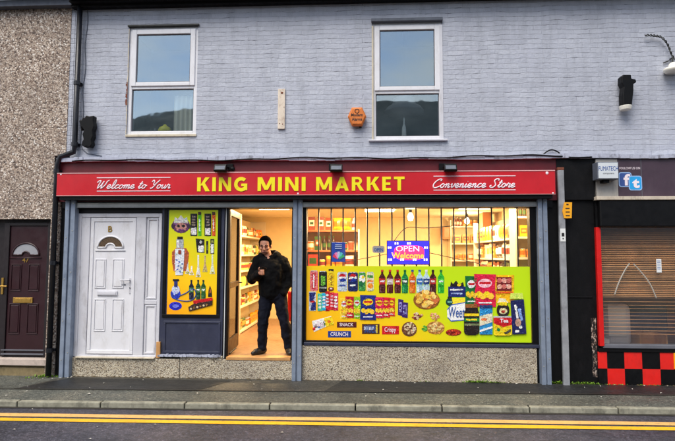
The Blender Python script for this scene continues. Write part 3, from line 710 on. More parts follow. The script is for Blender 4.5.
# open glazed door folded inward
HX = xd1 + .01; ang = R(94.5); dw = .88; dz0, dz1 = FH + .012, hz1 - .01
dd = Vector((math.cos(ang), math.sin(ang), 0)); nn_ = Vector((-dd.y, dd.x, 0)); og = Vector((HX, .06, 0))
def slab(mb, u0, u1, v0, v1, t0, t1):
    ps = [og + dd * u + nn_ * t + Vector((0, 0, z)) for z in (v0, v1) for (u, t) in ((u0, t0), (u1, t0), (u1, t1), (u0, t1))]
    mb.raw(ps, [(0, 3, 2, 1), (4, 5, 6, 7), (0, 1, 5, 4), (1, 2, 6, 5), (2, 3, 7, 6), (3, 0, 4, 7)])
mb = MB(); slab(mb, 0, .09, dz0, dz1, 0, .045); slab(mb, dw - .09, dw, dz0, dz1, 0, .045); slab(mb, .09, dw - .09, dz1 - .1, dz1, 0, .045); slab(mb, .09, dw - .09, dz0, dz0 + .2, 0, .045); slab(mb, .09, dw - .09, dz0 + .95, dz0 + 1.03, 0, .045)
sdr = mb.build('glazed_door', 'bar_brown', bl, .003)
mb = MB(); slab(mb, .09, dw - .09, dz0 + .2, dz0 + .95, .02, .026); slab(mb, .09, dw - .09, dz0 + 1.03, dz1 - .1, .02, .026); mb.build('pane', 'door_glass', sdr)
mb = MB(); p0 = og + dd * (dw - .045) + Vector((0, 0, dz0 + 1.0)); mb.tube([p0, p0 - nn_ * .05, p0 - nn_ * .05 - dd * .1], .009, 6); mb.build('handle', 'ink_black', sdr)
mb = MB(); p0 = og + dd * .35 - nn_ * .01 + Vector((0, 0, dz0 - .0)); mb.tube([og + dd * .12 + Vector((0.0, 0, dz0 + .005)) - nn_ * .0, p0 - nn_ * .04 + Vector((0, 0, .04))], .012, 6); mb.build('door_stop', 'ink_black', sdr)

# shop window: frame, bars, pane
wo = rect(303, 206.8, 537.5, 346.6, .02); gi_ = rect(306.3, 208, 530.5, 341.5, .02)
mb = MB(); mb.box(wo[0] + .02, wo[1], .0, .12, wo[2], gi_[2]).box(gi_[1], wo[1], .0, .12, gi_[2], wo[3]).box(wo[0], gi_[0], .0, .12, gi_[2], wo[3]).box(gi_[0], gi_[1], .0, .12, gi_[3], bz0 - .002)
sw = mb.build('shop_window', 'frame_black', bl, .004)
mb = MB(); mb.box(wo[0] + .02, wo[1], -.02, -.001, wo[2] + .004, wo[2] + .05); mb.build('sill', 'navy_panel', sw, .006)
mb = MB(); mb.box(gi_[0], gi_[1], .040, .046, gi_[2], gi_[3]); mb.build('pane', 'shop_glass', sw)
bx = [306.8, 318.7, 331.2, 343.1, 355.3, 367.4, 379.6, 392, 404.2, 416.2, 429, 441.5, 454, 466.4, 479, 492, 504.6, 517.5, 529]
for x in bx:
    X = P(x, 237, .1).x; mb = MB(); mb.tube([(X, .1, gi_[2]), (X, .1, gi_[3])], .0105, 8); mb.build('security_bar', 'frame_black', sw, smooth=True)

# ---- interior of the shop
CZ = 2.62; BY = 4.35; IX0 = -2.65; IX1 = XF + .3
IX0 = XB - .25
mb = MB(); mb.face([(IX0, .1, FH), (IX1, .1, FH), (IX1, BY, FH), (IX0, BY, FH)]); mb.build('shop_floor', 'wood_floor', bl)
mb = MB(); mb.face([(IX0, .1, CZ), (IX1, .1, CZ), (IX1, BY, CZ), (IX0, BY, CZ)]); mb.build('shop_ceiling', 'shop_ceiling', bl)
mb = MB(); mb.box(IX0, IX1, BY, BY + .05, FH - .1, CZ).box(IX0 - .05, IX0, .12, BY, FH - .1, CZ).box(IX1, IX1 + .05, .12, BY, FH - .1, CZ); mb.build('interior_wall', 'shop_wall', bl)
mb = MB(); mb.box(IX0, IX1, .16, .2, gi_[3] + .02, CZ); mb.build('bulkhead', 'shop_wall', bl)
mb = MB(); mb.box(XE, IX1, .125, .2, FH - .1, gi_[2]); mb.box(IX0, xd0, .125, .2, FH - .1, CZ); mb.build('stall_riser', 'shop_wall', bl)
# upper floor slab so that no sky leaks in
mb = MB(); mb.box(WX0, WX1, .2, 5.2, 2.72, 2.8).box(WX0, WX1, 5.15, 5.35, -.1, WZ1 + .1).box(WX0 - .0, WX0 + .02, T, 5.2, -.1, WZ1 + .1).box(WX1 - .05, WX1, T, 5.2, -.1, WZ1 + .1)
mb.build('rear_wall', 'brick_reveal', bl)
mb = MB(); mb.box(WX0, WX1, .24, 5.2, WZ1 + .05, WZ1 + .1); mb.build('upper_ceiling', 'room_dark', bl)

exec_products = True
# grocery meshes (shared data)
PAL = [(196, 60, 40), (235, 170, 30), (240, 220, 200), (60, 90, 40), (220, 110, 30), (214, 160, 80), (150, 70, 40), (240, 210, 90), (130, 50, 40), (235, 228, 205), (110, 130, 60), (60, 44, 36)]
def pc_(i): return rgb(*PAL[i % len(PAL)])
def prod_box(w, d, h, a, b):
    m_ = MB(); m_.box(-w / 2, w / 2, -d / 2, d / 2, 0, h, pc_(a)); m_.box(-w * .38, w * .38, -d / 2 - .001, -d / 2, h * .3, h * .75, pc_(b)); m_.box(-w * .25, w * .25, -d / 2 - .002, -d / 2 - .001, h * .42, h * .6, pc_(a + b)); return m_
def prod_bag(w, d, h, a, b):
    m_ = MB(); n = 8; rows = 7
    vs = []
    for r_ in range(rows + 1):
        t = r_ / rows; puff = math.sin(math.pi * t) ** .5 * d / 2 + .003; ww = w / 2 * (1 - .08 * math.sin(math.pi * t))
        for k in range(n): ang_ = 2 * math.pi * k / n; vs.append((ww * math.cos(ang_), puff * math.sin(ang_), h * t))
    fs = []; cs = []
    for r_ in range(rows):
        for k in range(n):
            fs.append((r_ * n + k, r_ * n + (k + 1) % n, (r_ + 1) * n + (k + 1) % n, (r_ + 1) * n + k)); cs.append(pc_(b) if 2 <= r_ <= 4 and k in (4, 5, 6, 7) else pc_(a))
    i0 = len(m_.v); m_.v += [Vector(v) for v in vs]; m_.f += fs; m_.c += cs; m_.face([vs[k] for k in range(n)], pc_(a)); m_.face([vs[rows * n + k] for k in range(n)], pc_(a)); return m_
def prod_tin(r, h, a, b):
    m_ = MB(); m_.lathe(0, 0, [(r * .95, 0), (r, .004), (r, h * .3), (r, h * .75), (r, h - .004), (r * .93, h)], 14, [rgb(180, 180, 180), pc_(a), pc_(b), pc_(a), rgb(190, 190, 190)]); return m_
def prod_bottle(r, h, a, b):
    m_ = MB(); m_.lathe(0, 0, [(r * .9, 0), (r, .01), (r, h * .2), (r, h * .5), (r, h * .62), (r * .35, h * .8), (r * .3, h * .9), (r * .38, h * .9), (r * .38, h)], 14, [pc_(a), pc_(a), pc_(b), pc_(a), pc_(a), pc_(a), pc_(b), pc_(b)]); return m_
PROT = {'packet': [], 'grocery_bag': [], 'tin': [], 'bottle': []}
def protos():
    for i in range(7): PROT['packet'].append((prod_box(.12 + .02 * (i % 3), .06, .17 + .03 * (i % 4), i, i + 3), .15 + .02 * (i % 3)))
    for i in range(6): PROT['grocery_bag'].append((prod_bag(.17, .09, .23, i * 2 + 1, i + 4), .17))
    for i in range(5): PROT['tin'].append((prod_tin(.038, .11, i + 3, i * 2), .085))
    for i in range(5): PROT['bottle'].append((prod_bottle(.036, .26, i * 3 + 2, i), .085))
protos(); CACHE = {}; CATS = {'packet': 'packet', 'grocery_bag': 'bag', 'tin': 'tin', 'bottle': 'bottle'}
def put_product(kind, idx, p, rz, sc, where):
    key = (kind, idx)
    lab = {'packet': 'small boxed grocery packet', 'grocery_bag': 'puffy grocery bag', 'tin': 'short food tin', 'bottle': 'slim bottle'}[kind] + ' ' + where
    if key not in CACHE:
        o = PROT[kind][idx][0].build(kind, 'packaging', None); CACHE[key] = o
    else:
        o = CACHE[key].copy(); COL.objects.link(o)
    o.location = p; o.rotation_euler = (0, 0, rz); o.scale = sc
    tag(o, lab, CATS[kind], {'packet': 'packets ', 'grocery_bag': 'bags ', 'tin': 'tins ', 'bottle': 'bottles '}[kind] + where)
    return o
def fill(p0, p1, rz, maxh, where, kinds, gap=1.0):
    """products side by side from p0 to p1"""
    p0 = Vector(p0); p1 = Vector(p1); ln = (p1 - p0).length; u = (p1 - p0) / ln; t = .06
    k = rnd.choice(kinds); idx = rnd.randrange(len(PROT[k])); run = rnd.randint(1, 3)
    while t < ln - .05:
        if run <= 0: k = rnd.choice(kinds); idx = rnd.randrange(len(PROT[k])); run = rnd.randint(1, 3)
        mb_, w = PROT[k][idx]; hh = max(v.z for v in mb_.v); s = min(1.0, maxh / hh)
        p = p0 + u * (t + w * s / 2); put_product(k, idx, p, rz + rnd.uniform(-.12, .12), (s, s, s)); t += w * s * rnd.uniform(1.0, 1.15) * gap; run -= 1
_pp = put_product
def fill(p0, p1, rz, maxh, where, kinds, gap=1.0):
    p0 = Vector(p0); p1 = Vector(p1); ln = (p1 - p0).length; u = (p1 - p0) / ln; t = .03; run = 0; k = idx = None
    while True:
        if run <= 0: k = rnd.choice(kinds); idx = rnd.randrange(len(PROT[k])); run = rnd.randint(1, 3)
        mb_, w = PROT[k][idx]; hh = max(v.z for v in mb_.v); s = min(1.35, maxh / hh) * rnd.uniform(.86, 1)
        if t + w * s > ln: break
        _pp(k, idx, p0 + u * (t + w * s / 2), rz + rnd.uniform(-.12, .12), (s, s, s), where); t += w * s * rnd.uniform(1.0, 1.06) * gap; run -= 1

def cpt(px, d, z=0):           # point by image column and distance in front of the camera plane
    Y = d - D; return P(px, 280, Y)
# unit 1: along the left wall behind the doorway, front edge parallel to y
ux = P(240.5, 290, 2.0).x; uy0, uy1 = 2.02, 4.3
def shelf_unit_side(name, label, fx, depth_dir, y0, y1, zs, top, where, kinds, bm='shelf_white', hmax=.2, backm='shop_wall', endp=True):
    bxk = fx + depth_dir * .36
    u = thing(name, (fx, y0, FH), label, 'shelf unit')
    m_ = MB(); m_.box(bxk, bxk + depth_dir * .02, y0, y1, FH, top); m_.build('back_panel', backm, u)
    if endp:
        m_ = MB(); m_.box(fx, bxk, y0 - .03, y0, FH, top); m_.build('end_panel', 'shelf_white', u, .003)
    m_ = MB(); m_.box(fx, bxk, y1, y1 + .03, FH, top); m_.build('end_panel', 'shelf_white', u, .003)
    for z in zs:
        m_ = MB(); m_.box(fx, bxk, y0 + .001, y1 - .001, z - .03, z); m_.build('shelf_board', bm, u, .002)
    for i, z in enumerate(zs):
        nx = zs[i + 1] if i + 1 < len(zs) else top + .1
        fill((fx + depth_dir * .08, y0 + .03, z + .001), (fx + depth_dir * .08, y1 - .03, z + .001), -depth_dir * math.pi / 2 if depth_dir < 0 else -math.pi / 2, min(hmax, nx - z - .06), where, kinds)
    return u
zs1 = [P(240.5, y, 2.0).z for y in (330, 307, 288, 271, 254.5, 235)]
zs1[0] = FH + .05
shelf_unit_side('shelf_unit', 'cream shelf unit of groceries behind the man on the left of the doorway', ux, -1, uy0, uy1, zs1, P(240, 206, 2.0).z - .15, 'on the shelves seen through the open doorway', ['packet', 'grocery_bag', 'tin', 'bottle'])
# unit 2: inside window, left
ua, ub = P(304, 240, 1.35).x, P(358, 240, 1.35).x
def shelf_unit_front(label, x0, x1, Y, zs, top, where, kinds, bm='shelf_white', hmax=.22, dpt=.34, low=FH):
    u = thing('shelf_unit', (x0, Y, low), label, 'shelf unit')
    m_ = MB(); m_.box(x0, x1, Y + dpt, Y + dpt + .02, low, top); m_.build('back_panel', 'shop_wall', u)
    for xx in (x0 - .025, x1): 
        m_ = MB(); m_.box(xx, xx + .025, Y, Y + dpt, low, top); m_.build('end_panel', 'shelf_white', u, .003)
    for z in zs:
        m_ = MB(); m_.box(x0, x1, Y, Y + dpt - .001, z - .03, z); m_.build('shelf_board', bm, u, .002)
    for i, z in enumerate(zs):
        nx = zs[i + 1] if i + 1 < len(zs) else z + .35
        fill((x0 + .02, Y + .07, z + .001), (x1 - .02, Y + .07, z + .001), 0, min(hmax, nx - z - .05), where, kinds)
    return u
z_ = [P(330, y, 1.35).z for y in (292, 268, 250, 230)]
shelf_unit_front('wooden shelf unit of yellow and red groceries inside the window at left', ua, ub, 1.35, z_, P(330, 229, 1.35).z, 'on the wooden shelves in the left of the window', ['packet', 'grocery_bag', 'bottle', 'tin'], 'shelf_wood', .24)
# glasses on top are the last row
# unit 3: right side wall unit
fx3 = P(509, 250, .9).x
zs3 = [P(509, y, .9).z for y in (296, 277, 258.5, 238)]
shelf_unit_side('shelf_unit', 'long shelf unit of orange packets against the right hand shop wall', fx3, 1, .9, 3.4, zs3, P(509, 213, .9).z, 'on the shelves along the right hand wall', ['packet', 'grocery_bag'], hmax=.27, endp=False)
xq0, xq1 = P(509, 240, .75).x + .06, P(536, 240, .75).x
z4 = [P(520, y, .7).z for y in (282, 257.5, 237, 217)]
shelf_unit_front('narrow white shelf unit of sweets at the far right of the window', xq0, xq1, .55, z4, P(520, 208, .75).z, 'on the narrow shelves at the far right of the window', ['packet', 'tin', 'bottle'], 'shelf_white', .2, .3)
# unit 5: shelves on the back wall
xm0, xm1 = P(452, 240, 3.9).x, P(482, 240, 3.9).x
z5 = [P(467, y, 3.9).z for y in (292, 276, 260, 243, 226)]
shelf_unit_front('white shelf unit of bottles against the back wall beside the brown pillar', xm0, xm1, 3.95, z5, P(467, 220, 3.9).z, 'on the back wall shelves beside the brown pillar', ['bottle', 'tin', 'packet'], 'shelf_white', .2)
xp0, xp1 = P(483, 240, 3.0).x, P(492, 240, 3.0).x
mb = MB(); mb.box(xp0, xp1, 3.0, 3.3, FH, CZ); solo(mb, 'pillar', 'pillar_brown', 'brown square pillar inside the shop left of the orange packets', 'pillar', bev=.01)
xk0, xk1 = P(447, 230, 3.4).x, P(454, 230, 3.4).x
mb = MB(); kc = thing('wall_cabinet', (xk0, 3.9, P(450, 239, 3.4).z), 'small brown cabinet fixed high on the back wall of the shop', 'cabinet'); mb.box(xk0, xk1, 3.9, BY - .01, P(450, 239, 3.9).z, P(450, 227, 3.9).z); mb.build('carcass', 'pillar_brown', kc, .005)
mb = MB(); mb.box(xk0 + .02, xk1 - .02, 3.885, 3.899, P(450, 238, 3.9).z + .01, P(450, 228, 3.9).z - .01); mb.build('cabinet_door', 'shelf_wood', kc, .003)
# counter below the window line at back
mb = MB(); ct = thing('shop_counter', (P(430, 300, 3.0).x, 3.0, FH), 'cream shop counter behind the illuminated sign', 'counter')
cx0, cx1 = P(372, 290, 2.8).x, P(450, 290, 2.8).x
mb.box(cx0, cx1, 2.8, 3.3, FH, FH + .9); mb.build('carcass', 'shop_wall', ct, .01); mb = MB(); mb.box(cx0 - .03, cx1 + .03, 2.76, 3.34, FH + .901, FH + .94); mb.build('counter_top', 'shelf_wood', ct, .005)

# interior lights (lit fixtures of the shop, and added shelf lights)
def bulb(px, py, Y, label, e=20):
    c = P(px, py, Y); t = thing('pendant_bulb', (c.x, c.y, c.z), label, 'lamp')
    m_ = MB(); m_.lathe(c.x, c.y, [(.012, -.06), (.04, -.05), (.052, 0), (.04, .04), (.02, .07)], 16, z0=c.z); m_.build('bulb', 'lamp_glow', t, smooth=True)
    m_ = MB(); m_.lathe(c.x, c.y, [(.024, .07), (.026, .08), (.03, .12), (.022, .14)], 14, z0=c.z); m_.tube([(c.x, c.y, c.z + .13), (c.x, c.y, CZ)], .005, 6); m_.build('lamp_holder', 'ink_black', t, smooth=True)
    l = bpy.data.lights.new('bulb_light', 'POINT'); l.energy = e; l.color = (1, .78, .45); l.shadow_soft_size = .06
    lo = bpy.data.objects.new('bulb_light', l); COL.objects.link(lo); lo.location = (0, 0, -.12); lo.parent = t
bulb(410.5, 217, 1.5, 'bright bare bulb hanging inside the window above the illuminated sign', 26)
bulb(467, 221, 3.2, 'small bright bulb near the back wall of the shop right of the cabinet', 20)
def panel_light(x, y, w, d, label, e):
    t = thing('ceiling_panel_light', (x, y, CZ - .02), label, 'ceiling light', 'panel lights on the shop ceiling')
    m_ = MB(); m_.box(x - w / 2, x + w / 2, y - d / 2, y + d / 2, CZ - .03, CZ - .004); m_.build('frame', 'shelf_white', t, .003)
    m_ = MB(); m_.box(x - w / 2 + .03, x + w / 2 - .03, y - d / 2 + .03, y + d / 2 - .03, CZ - .034, CZ - .031); m_.build('diffuser', 'lamp_glow', t)
    l = bpy.data.lights.new('panel_light', 'AREA'); l.shape = 'RECTANGLE'; l.size = w - .06; l.size_y = d - .06; l.energy = e; l.color = (1, .70, .34)
    lo = bpy.data.objects.new('panel_light', l); COL.objects.link(lo); lo.location = (0, 0, -.03); lo.parent = t
PE = 50
panel_light(P(270, 300, 1.6).x, 1.7, .6, .6, 'square warm ceiling light just inside the shop doorway', PE)
panel_light(P(380, 300, 2.2).x, 2.2, .6, .6, 'square warm ceiling light over the middle of the shop', PE)
panel_light(P(480, 300, 1.6).x, 1.7, .6, .6, 'square warm ceiling light near the right hand shop wall', PE)

panel_light(P(345, 300, .7).x, .7, .5, .4, 'added square ceiling light to brighten the wooden shelves in the window', 42)  # extra lamp put in to brighten the dark wooden shelves
panel_light(P(505, 300, .45).x, .35, .5, .3, 'added square ceiling light to brighten the narrow sweet shelves at the far right', 22)  # another extra lamp, put in to lift the far right shelves
# red thing right of the man
c = G(289, 305, FH)
bk = thing('push_scooter', (P(290, 330, 1.2).x, 1.2, FH), 'red and black folded item standing inside the doorway beside the man', 'trolley')
bxc = P(291, 330, 1.2).x; mb = MB(); mb.tube([(bxc, 1.2, FH + .15), (bxc + .03, 1.22, FH + .95)], .016, 8); mb.tube([(bxc - .1, 1.2, FH + .93), (bxc + .12, 1.2, FH + .97)], .014, 8); mb.build('frame', 'ink_black', bk)
mb = MB(); mb.box(bxc - .07, bxc + .14, 1.24, 1.36, FH + .35, FH + .85); mb.build('bag', 'checker_red', bk, .03)
for s_ in (-.05, .1):
    mb = MB(); mb.tube([(bxc + s_, 1.2, FH + .06), (bxc + s_ + .02, 1.2, FH + .06)], .06, 16); mb.build('wheel', 'ink_black', bk)
bk.name = 'shopping_trolley'; bk['label'] = 'red bagged black trolley half hidden behind the man in the doorway'

# ------------------------------------------------------------------ shop sign
SY = -.21
sr = rect(56.7, 172.5, 555.3, 194.6, SY)
sg = thing('shop_sign', ((sr[0] + sr[1]) / 2, SY, sr[2]), 'long red fascia sign with yellow KING MINI MARKET lettering over the shopfront', 'sign')
mb = MB(); mb.box(sr[0], sr[1], SY, -.031, sr[2], sr[3]); mb.build('sign_tray', 'sign_red', sg, .004)
mb = MB(); mb.box(sr[0], sr[1], SY - .006, SY + .03, sr[3] + .001, sr[3] + .014).box(sr[0], sr[1], SY - .003, -.04, sr[2] - .008, sr[2] - .001); mb.build('trim', 'sign_trim', sg, .002)
mb = MB(); mb.box(sr[0] + .03, sr[1] - .03, SY + .03, -.032, sr[2] - .06, sr[2] - .009); mb.build('underside_housing', 'frame_black', sg)
def ringseg(cx, cz, ro, ri, a0, a1, n, sx=1, sz=1):
    out = []
    for k in range(n):
        a, b = R(a0 + (a1 - a0) * k / n), R(a0 + (a1 - a0) * (k + 1) / n)
        out.append([(cx + r_ * sx * math.cos(t), cz + r_ * sz * math.sin(t)) for r_, t in ((ro, a), (ro, b), (ri, b), (ri, a))])
    return out
def bq(x0, z0, x1, z1): return [(x0, z0), (x1, z0), (x1, z1), (x0, z1)]
GL = {'K': (.86, [bq(0, 0, .25, 1), [(.2, .40), (.56, 1), (.86, 1), (.42, .44)], [(.30, .58), (.50, .66), (.90, 0), (.58, 0)]]),
 'I': (.25, [bq(0, 0, .25, 1)]),
 'N': (.86, [bq(0, 0, .22, 1), bq(.64, 0, .86, 1), [(0.02, 1), (.25, 1), (.84, 0), (.61, 0)]]),
 'M': (1.12, [bq(0, 0, .22, 1), bq(.90, 0, 1.12, 1), [(.02, 1), (.29, 1), (.67, .1), (.45, .1)], [(1.10, 1), (.83, 1), (.45, .1), (.67, .1)]]),
 'A': (.96, [[(0, 0), (.26, 0), (.61, 1), (.35, 1)], [(.96, 0), (.70, 0), (.35, 1), (.61, 1)], bq(.22, .19, .74, .37)]),
 'R': (.84, [bq(0, 0, .24, 1), bq(.1, .82, .42, 1), bq(.1, .42, .42, .6), [(.30, .5), (.52, .5), (.86, 0), (.58, 0)]] + ringseg(.42, .71, .29, .11, 90, -90, 8)),
 'E': (.60, [bq(0, 0, .24, 1), bq(.1, .81, .60, 1), bq(.1, .41, .56, .59), bq(.1, 0, .60, .19)]),
 'T': (.74, [bq(0, .81, .74, 1), bq(.25, 0, .49, .9)]),
 'G': (.94, ringseg(.5, .5, .52, .27, 48, 318, 16, .96, 1) + [bq(.70, .08, .92, .5), bq(.50, .37, .92, .54)])}
def bigword(txt, x0, y0, x1, y1, Y, m, parent):
    a = rect(x0, y0, x1, y1, Y); tot = sum(GL[c][0] for c in txt) + .21 * (len(txt) - 1); k_ = (a[1] - a[0]) / tot; h_ = a[3] - a[2]; x = 0; mb = MB(); i = 0
    for c in txt:
        for pl in GL[c][1]:
            i += 1; mb.prism([(a[0] + (x + u) * k_, a[2] + w * h_) for u, w in pl], Y - .005 - .0003 * (i % 6), Y)
        x += GL[c][0] + .21
    return mb.build('lettering', m, parent)
for w_, a, b, t0, t1 in (('KING', 197.3, 247.6, 177.4, 191.3), ('MINI', 257.7, 305.6, 177.2, 191.1), ('MARKET', 316.2, 404.6, 176.9, 190.8)):
    bigword(w_, a, t0, b, t1, SY - .001, 'letter_yellow', sg)
a = rect(97.6, 180.3, 170.5, 188.6, SY); script('Welcome to Your', a[0], a[1], a[2], a[3], SY - .001, 'letter_white', sg, .0085)
a = rect(433.5, 179, 515, 187.6, SY); script('Convenience Store', a[0], a[1], a[2], a[3], SY - .001, 'letter_white', sg, .0085)
mb = MB()
for x0, x1, y in ((97, 170.5, 177.6), (97, 170.5, 191), (433.5, 515.5, 176.0), (433.5, 515.5, 190)):
    q = rect(x0, y - .35, x1, y + .35, SY); mb.box(q[0], q[1], SY - .004, SY - .0005, q[2], q[3])
mb.build('rule_line', 'letter_white', sg)
mb = MB()
for x, y in ((61, 174.5), (547, 173), (298, 193.5), (553, 193)):
    c = P(x, y, SY); mb.ball((c.x, SY - .002, c.z), (.02 if x == 547 else .012, .004, .02 if x == 547 else .012), 8, 6)
mb.build('screw_cap', 'letter_white', sg)
# floodlights on the sign
def floodlight(px, py, label, side=1, wpx=11):
    c = P(px, py, -.26); t = thing('floodlight', (c.x, -.1, c.z + .03), label, 'floodlight', 'floodlights above the red sign')
    m_ = MB(); w = .085; h_ = .055
    pts = [(-.32, -h_), (-.34, -h_ + .02), (-.29, h_), (-.23, h_), (-.25, -h_)]
    m_.raw([(c.x - w, y, c.z + z) for y, z in pts] + [(c.x + w, y, c.z + z) for y, z in pts], [(0, 1, 2, 3, 4), (9, 8, 7, 6, 5)] + [(i, (i + 1) % 5, (i + 1) % 5 + 5, i + 5) for i in range(5)])
    for k in range(5): xx = c.x - w * .8 + k * w * .4; m_.box(xx - .004, xx + .004, -.235, -.205, c.z - .04, c.z + .04)
    m_.build('lamp_body', 'black_plastic', t, .006)
    m_ = MB(); m_.face([(c.x - w * .82, -.3405 + .003, c.z - h_ + .03), (c.x + w * .82, -.3405 + .003, c.z - h_ + .03), (c.x + w * .82, -.296, c.z + h_ - .012), (c.x - w * .82, -.296, c.z + h_ - .012)])
    m_.build('lens', 'gutter_board', t)
    m_ = MB(); m_.tube([(c.x, -.24, c.z), (c.x + side * .05, -.16, c.z + .03), (c.x + side * .06, -.03, c.z + .05)], .014, 8); m_.box(c.x + side * .03, c.x + side * .12, -.075, -.03, c.z, c.z + .1); m_.build('bracket', 'black_plastic', t, .004)
    if side > 0 and px < 300:
        m_ = MB(); m_.ball((c.x + .15, -.2, c.z - .0), (.035, .04, .035)); m_.tube([(c.x + .15, -.2, c.z), (c.x + .12, -.1, c.z + .05)], .015, 8); m_.build('motion_sensor', 'black_plastic', t, smooth=True)
floodlight(221, 168.5, 'leftmost black floodlight with a motion sensor, above the word KING', 1)
floodlight(336.5, 168.5, 'middle black floodlight above the word MARKET', -1)
floodlight(450, 168, 'rightmost black floodlight above Convenience Store', -1)

# ------------------------------------------------------------------ left pebbledashed house
lh = thing('pebbledash_house', (0, 0, 0), 'pebbledashed house with a dark maroon front door left of the shop', 'house')
LHX = P(69.4, 80).x; LHX2 = P(51, 260).x; LHL = P(0, 200).x - 3.5
z158 = P(60, 156).z; ddx0, ddx1 = P(-8, 290, .1).x, P(48.5, 290, -.0).x; dtop = P(20, 219).z; dbot = P(20, 358.5, 0).z
lt_ = P(40, 9.5, 0).z
mb = MB(); Yh = -.0
mb.box(LHL, LHX, -.012, .22, z158, lt_)
mb.box(LHL, LHX2, -.014, .22, dtop, z158 - .0001)
mb.box(ddx1, LHX2, -.014, .22, dbot - .25, dtop - .0001); mb.box(LHL, ddx0 - .6, -.014, .22, -.02, dtop - .0001)
mb.box(LHX2 + .065, LHX2 + .12, -.01, .2, -.02, z158 - .002)
mb.build('wall', 'pebbledash', lh)
mb = MB(); mb.box(LHX2 + .001, LHX2 + .064, .0, .2, -.02, z158).box(LHX2 + .1201, pc[0][0] + .02, .015, .2, -.02, z158 - .004); mb.build('recess', 'black_paint', lh)
mb = MB(); mb.box(LHX, WX0 + .001, -.005, .2, z158, lt_ + .02); mb.build('party_strip', 'lavender_brick', lh)
mb = MB(); mb.box(LHL, LHX + .06, -.12, .2, lt_, lt_ + .10); mb.build('eaves_board', 'gutter_board', lh, .004)
mb = MB(); gz2 = lt_ + .12; mb.box(LHL, LHX + .08, -.24, -.12, gz2, gz2 + .09); mb.build('gutter', 'black_paint', lh, .02)
mb = MB()
for r_ in range(20):
    y0 = -.2 + r_ * .2; z0 = gz2 + .1 + r_ * .15; x = LHL
    while x < LHX:
        b = min(x + .296, LHX + .1); zz = z0 + rnd.uniform(0, .006)
        mb.raw([(x, y0, zz), (b, y0, zz), (b, y0 + .26, zz + .19), (x, y0 + .26, zz + .19), (x, y0, zz + .012), (b, y0, zz + .012), (b, y0 + .26, zz + .198), (x, y0 + .26, zz + .198)], [(0, 3, 2, 1), (4, 5, 6, 7), (0, 1, 5, 4), (1, 2, 6, 5), (2, 3, 7, 6), (3, 0, 4, 7)]); x += .3
mb.build('roof', 'slate', lh)
# door
mb = MB(); mb.box(ddx0 - .6, ddx1, .12, .2, dbot, dtop + .02); mb.build('door_surround', 'maroon_dark', lh)
lx0, lx1 = P(8, 290, .08).x, P(46, 290, .08).x; zt_ = P(27, 226, .08).z
mb = MB(); mb.box(lx0 - .08, lx0 - .002, .06, .13, dbot + .02, zt_ + .05).box(lx1 + .002, ddx1 - .001, .06, .13, dbot + .02, zt_ + .05).box(lx0 - .002, lx1 + .002, .06, .13, zt_ + .002, zt_ + .05); mb.build('door_frame', 'maroon_dark', lh, .004)
mb = MB(); mb.box(lx0, lx1, .08, .125, dbot + .03, zt_); d2 = mb.build('front_door', 'maroon_door', lh, .005)
for q in ((11, 264, 21.5, 291), (28.5, 264, 39.5, 291), (9, 303.5, 20, 334), (27, 303.5, 38, 334)): dpanel(*q, Yp=.08, mm='maroon_door', par=d2)
fan(d2, 26, 255, 12.5, .08, 'grey_shade', 'maroon_door', .3)
a = rect(13.5, 297.5, 33, 303, .08); mb = MB(); mb.box(a[0], a[1], .066, .08, a[2], a[3]); mb.box(a[0] + .03, a[1] - .03, .060, .066, a[2] + .015, a[3] - .015); mb.build('letterbox', 'brass', d2, .004)
c = P(2.8, 286, .06); mb = MB(); mb.box(c.x - .016, c.x + .016, .045, .06, c.z - .12, c.z + .12); mb.tube([(c.x, .045, c.z), (c.x, .01, c.z), (c.x + .1, .008, c.z)], .011, 8); mb.build('handle', 'brass', d2, .004)
ltr_px('47', 22.5, 257.5, 29, 262.5, .078, 'brass', d2, bold=.01, ext=.004, name='door_number')
mb = MB(); mb.box(lx0 - .05, lx1 + .02, .05, .08, dbot + .04, dbot + .06).box(lx0 - .05, lx1 + .02, .05, .08, dbot + .10, dbot + .115); mb.build('weather_bar', 'groove', d2, .003)
zs_a, zs_b = P(20, 365.5, -.03).z, dbot
mb = MB(); mb.box(LHL, P(47, 362, -.04).x, -.04, .13, zs_a, zs_b); mb.build('threshold', 'pale_stone', lh, .008)
mb = MB(); mb.box(LHL, P(46, 370, -.0).x, -.0, .2, -.02, zs_a - .035); mb.box(LHL, P(46, 370, .02).x, .02, .2, zs_a - .035, zs_a); mb.build('doorstep', 'mossy_stone', lh, .01)
# drainpipe
p0 = P(77.6, -6, -.07); p1 = P(71.8, 145, -.07); p2 = P(69, 152, -.07); p3 = P(60, 156.5, -.09); p4 = P(54.8, 165, -.09)
pxl = P(52.3, 280, -.07).x
top = P(75, 70, -.07)
dp = thing('drainpipe', (pxl, -.07, 0), 'black drainpipe with an offset bend between the pebbledash and the painted brick', 'drainpipe')
xt = P(77.4, 75, -.07).x
mb = MB(); pts = [(xt, -.07, WZ1 + .12), (xt, -.07, p1.z), (xt - .01, -.07, p2.z), (p3.x, -.08, p3.z), (pxl + .01, -.08, p4.z), (pxl, -.07, p4.z - .1), (pxl, -.07, .02)]
mb.tube(pts, .038, 14); mb.build('pipe', 'black_pipe', dp, smooth=True)
for z in (.35, 1.6, p4.z - .12):
    mb = MB(); mb.lathe(pxl, -.07, [(.038, 0), (.047, .002), (.047, .06), (.038, .062)], 14, z0=z); mb.box(pxl - .06, pxl + .06, -.035, -.012, z + .01, z + .05); mb.build('collar', 'black_pipe', dp)
for z in (p1.z - .02, p1.z + .9):
    mb = MB(); mb.lathe(xt, -.07, [(.038, 0), (.047, .002), (.047, .06), (.038, .062)], 14, z0=z); mb.box(xt - .05, xt + .05, -.035, -.0, z + .01, z + .05); mb.build('collar', 'black_pipe', dp)
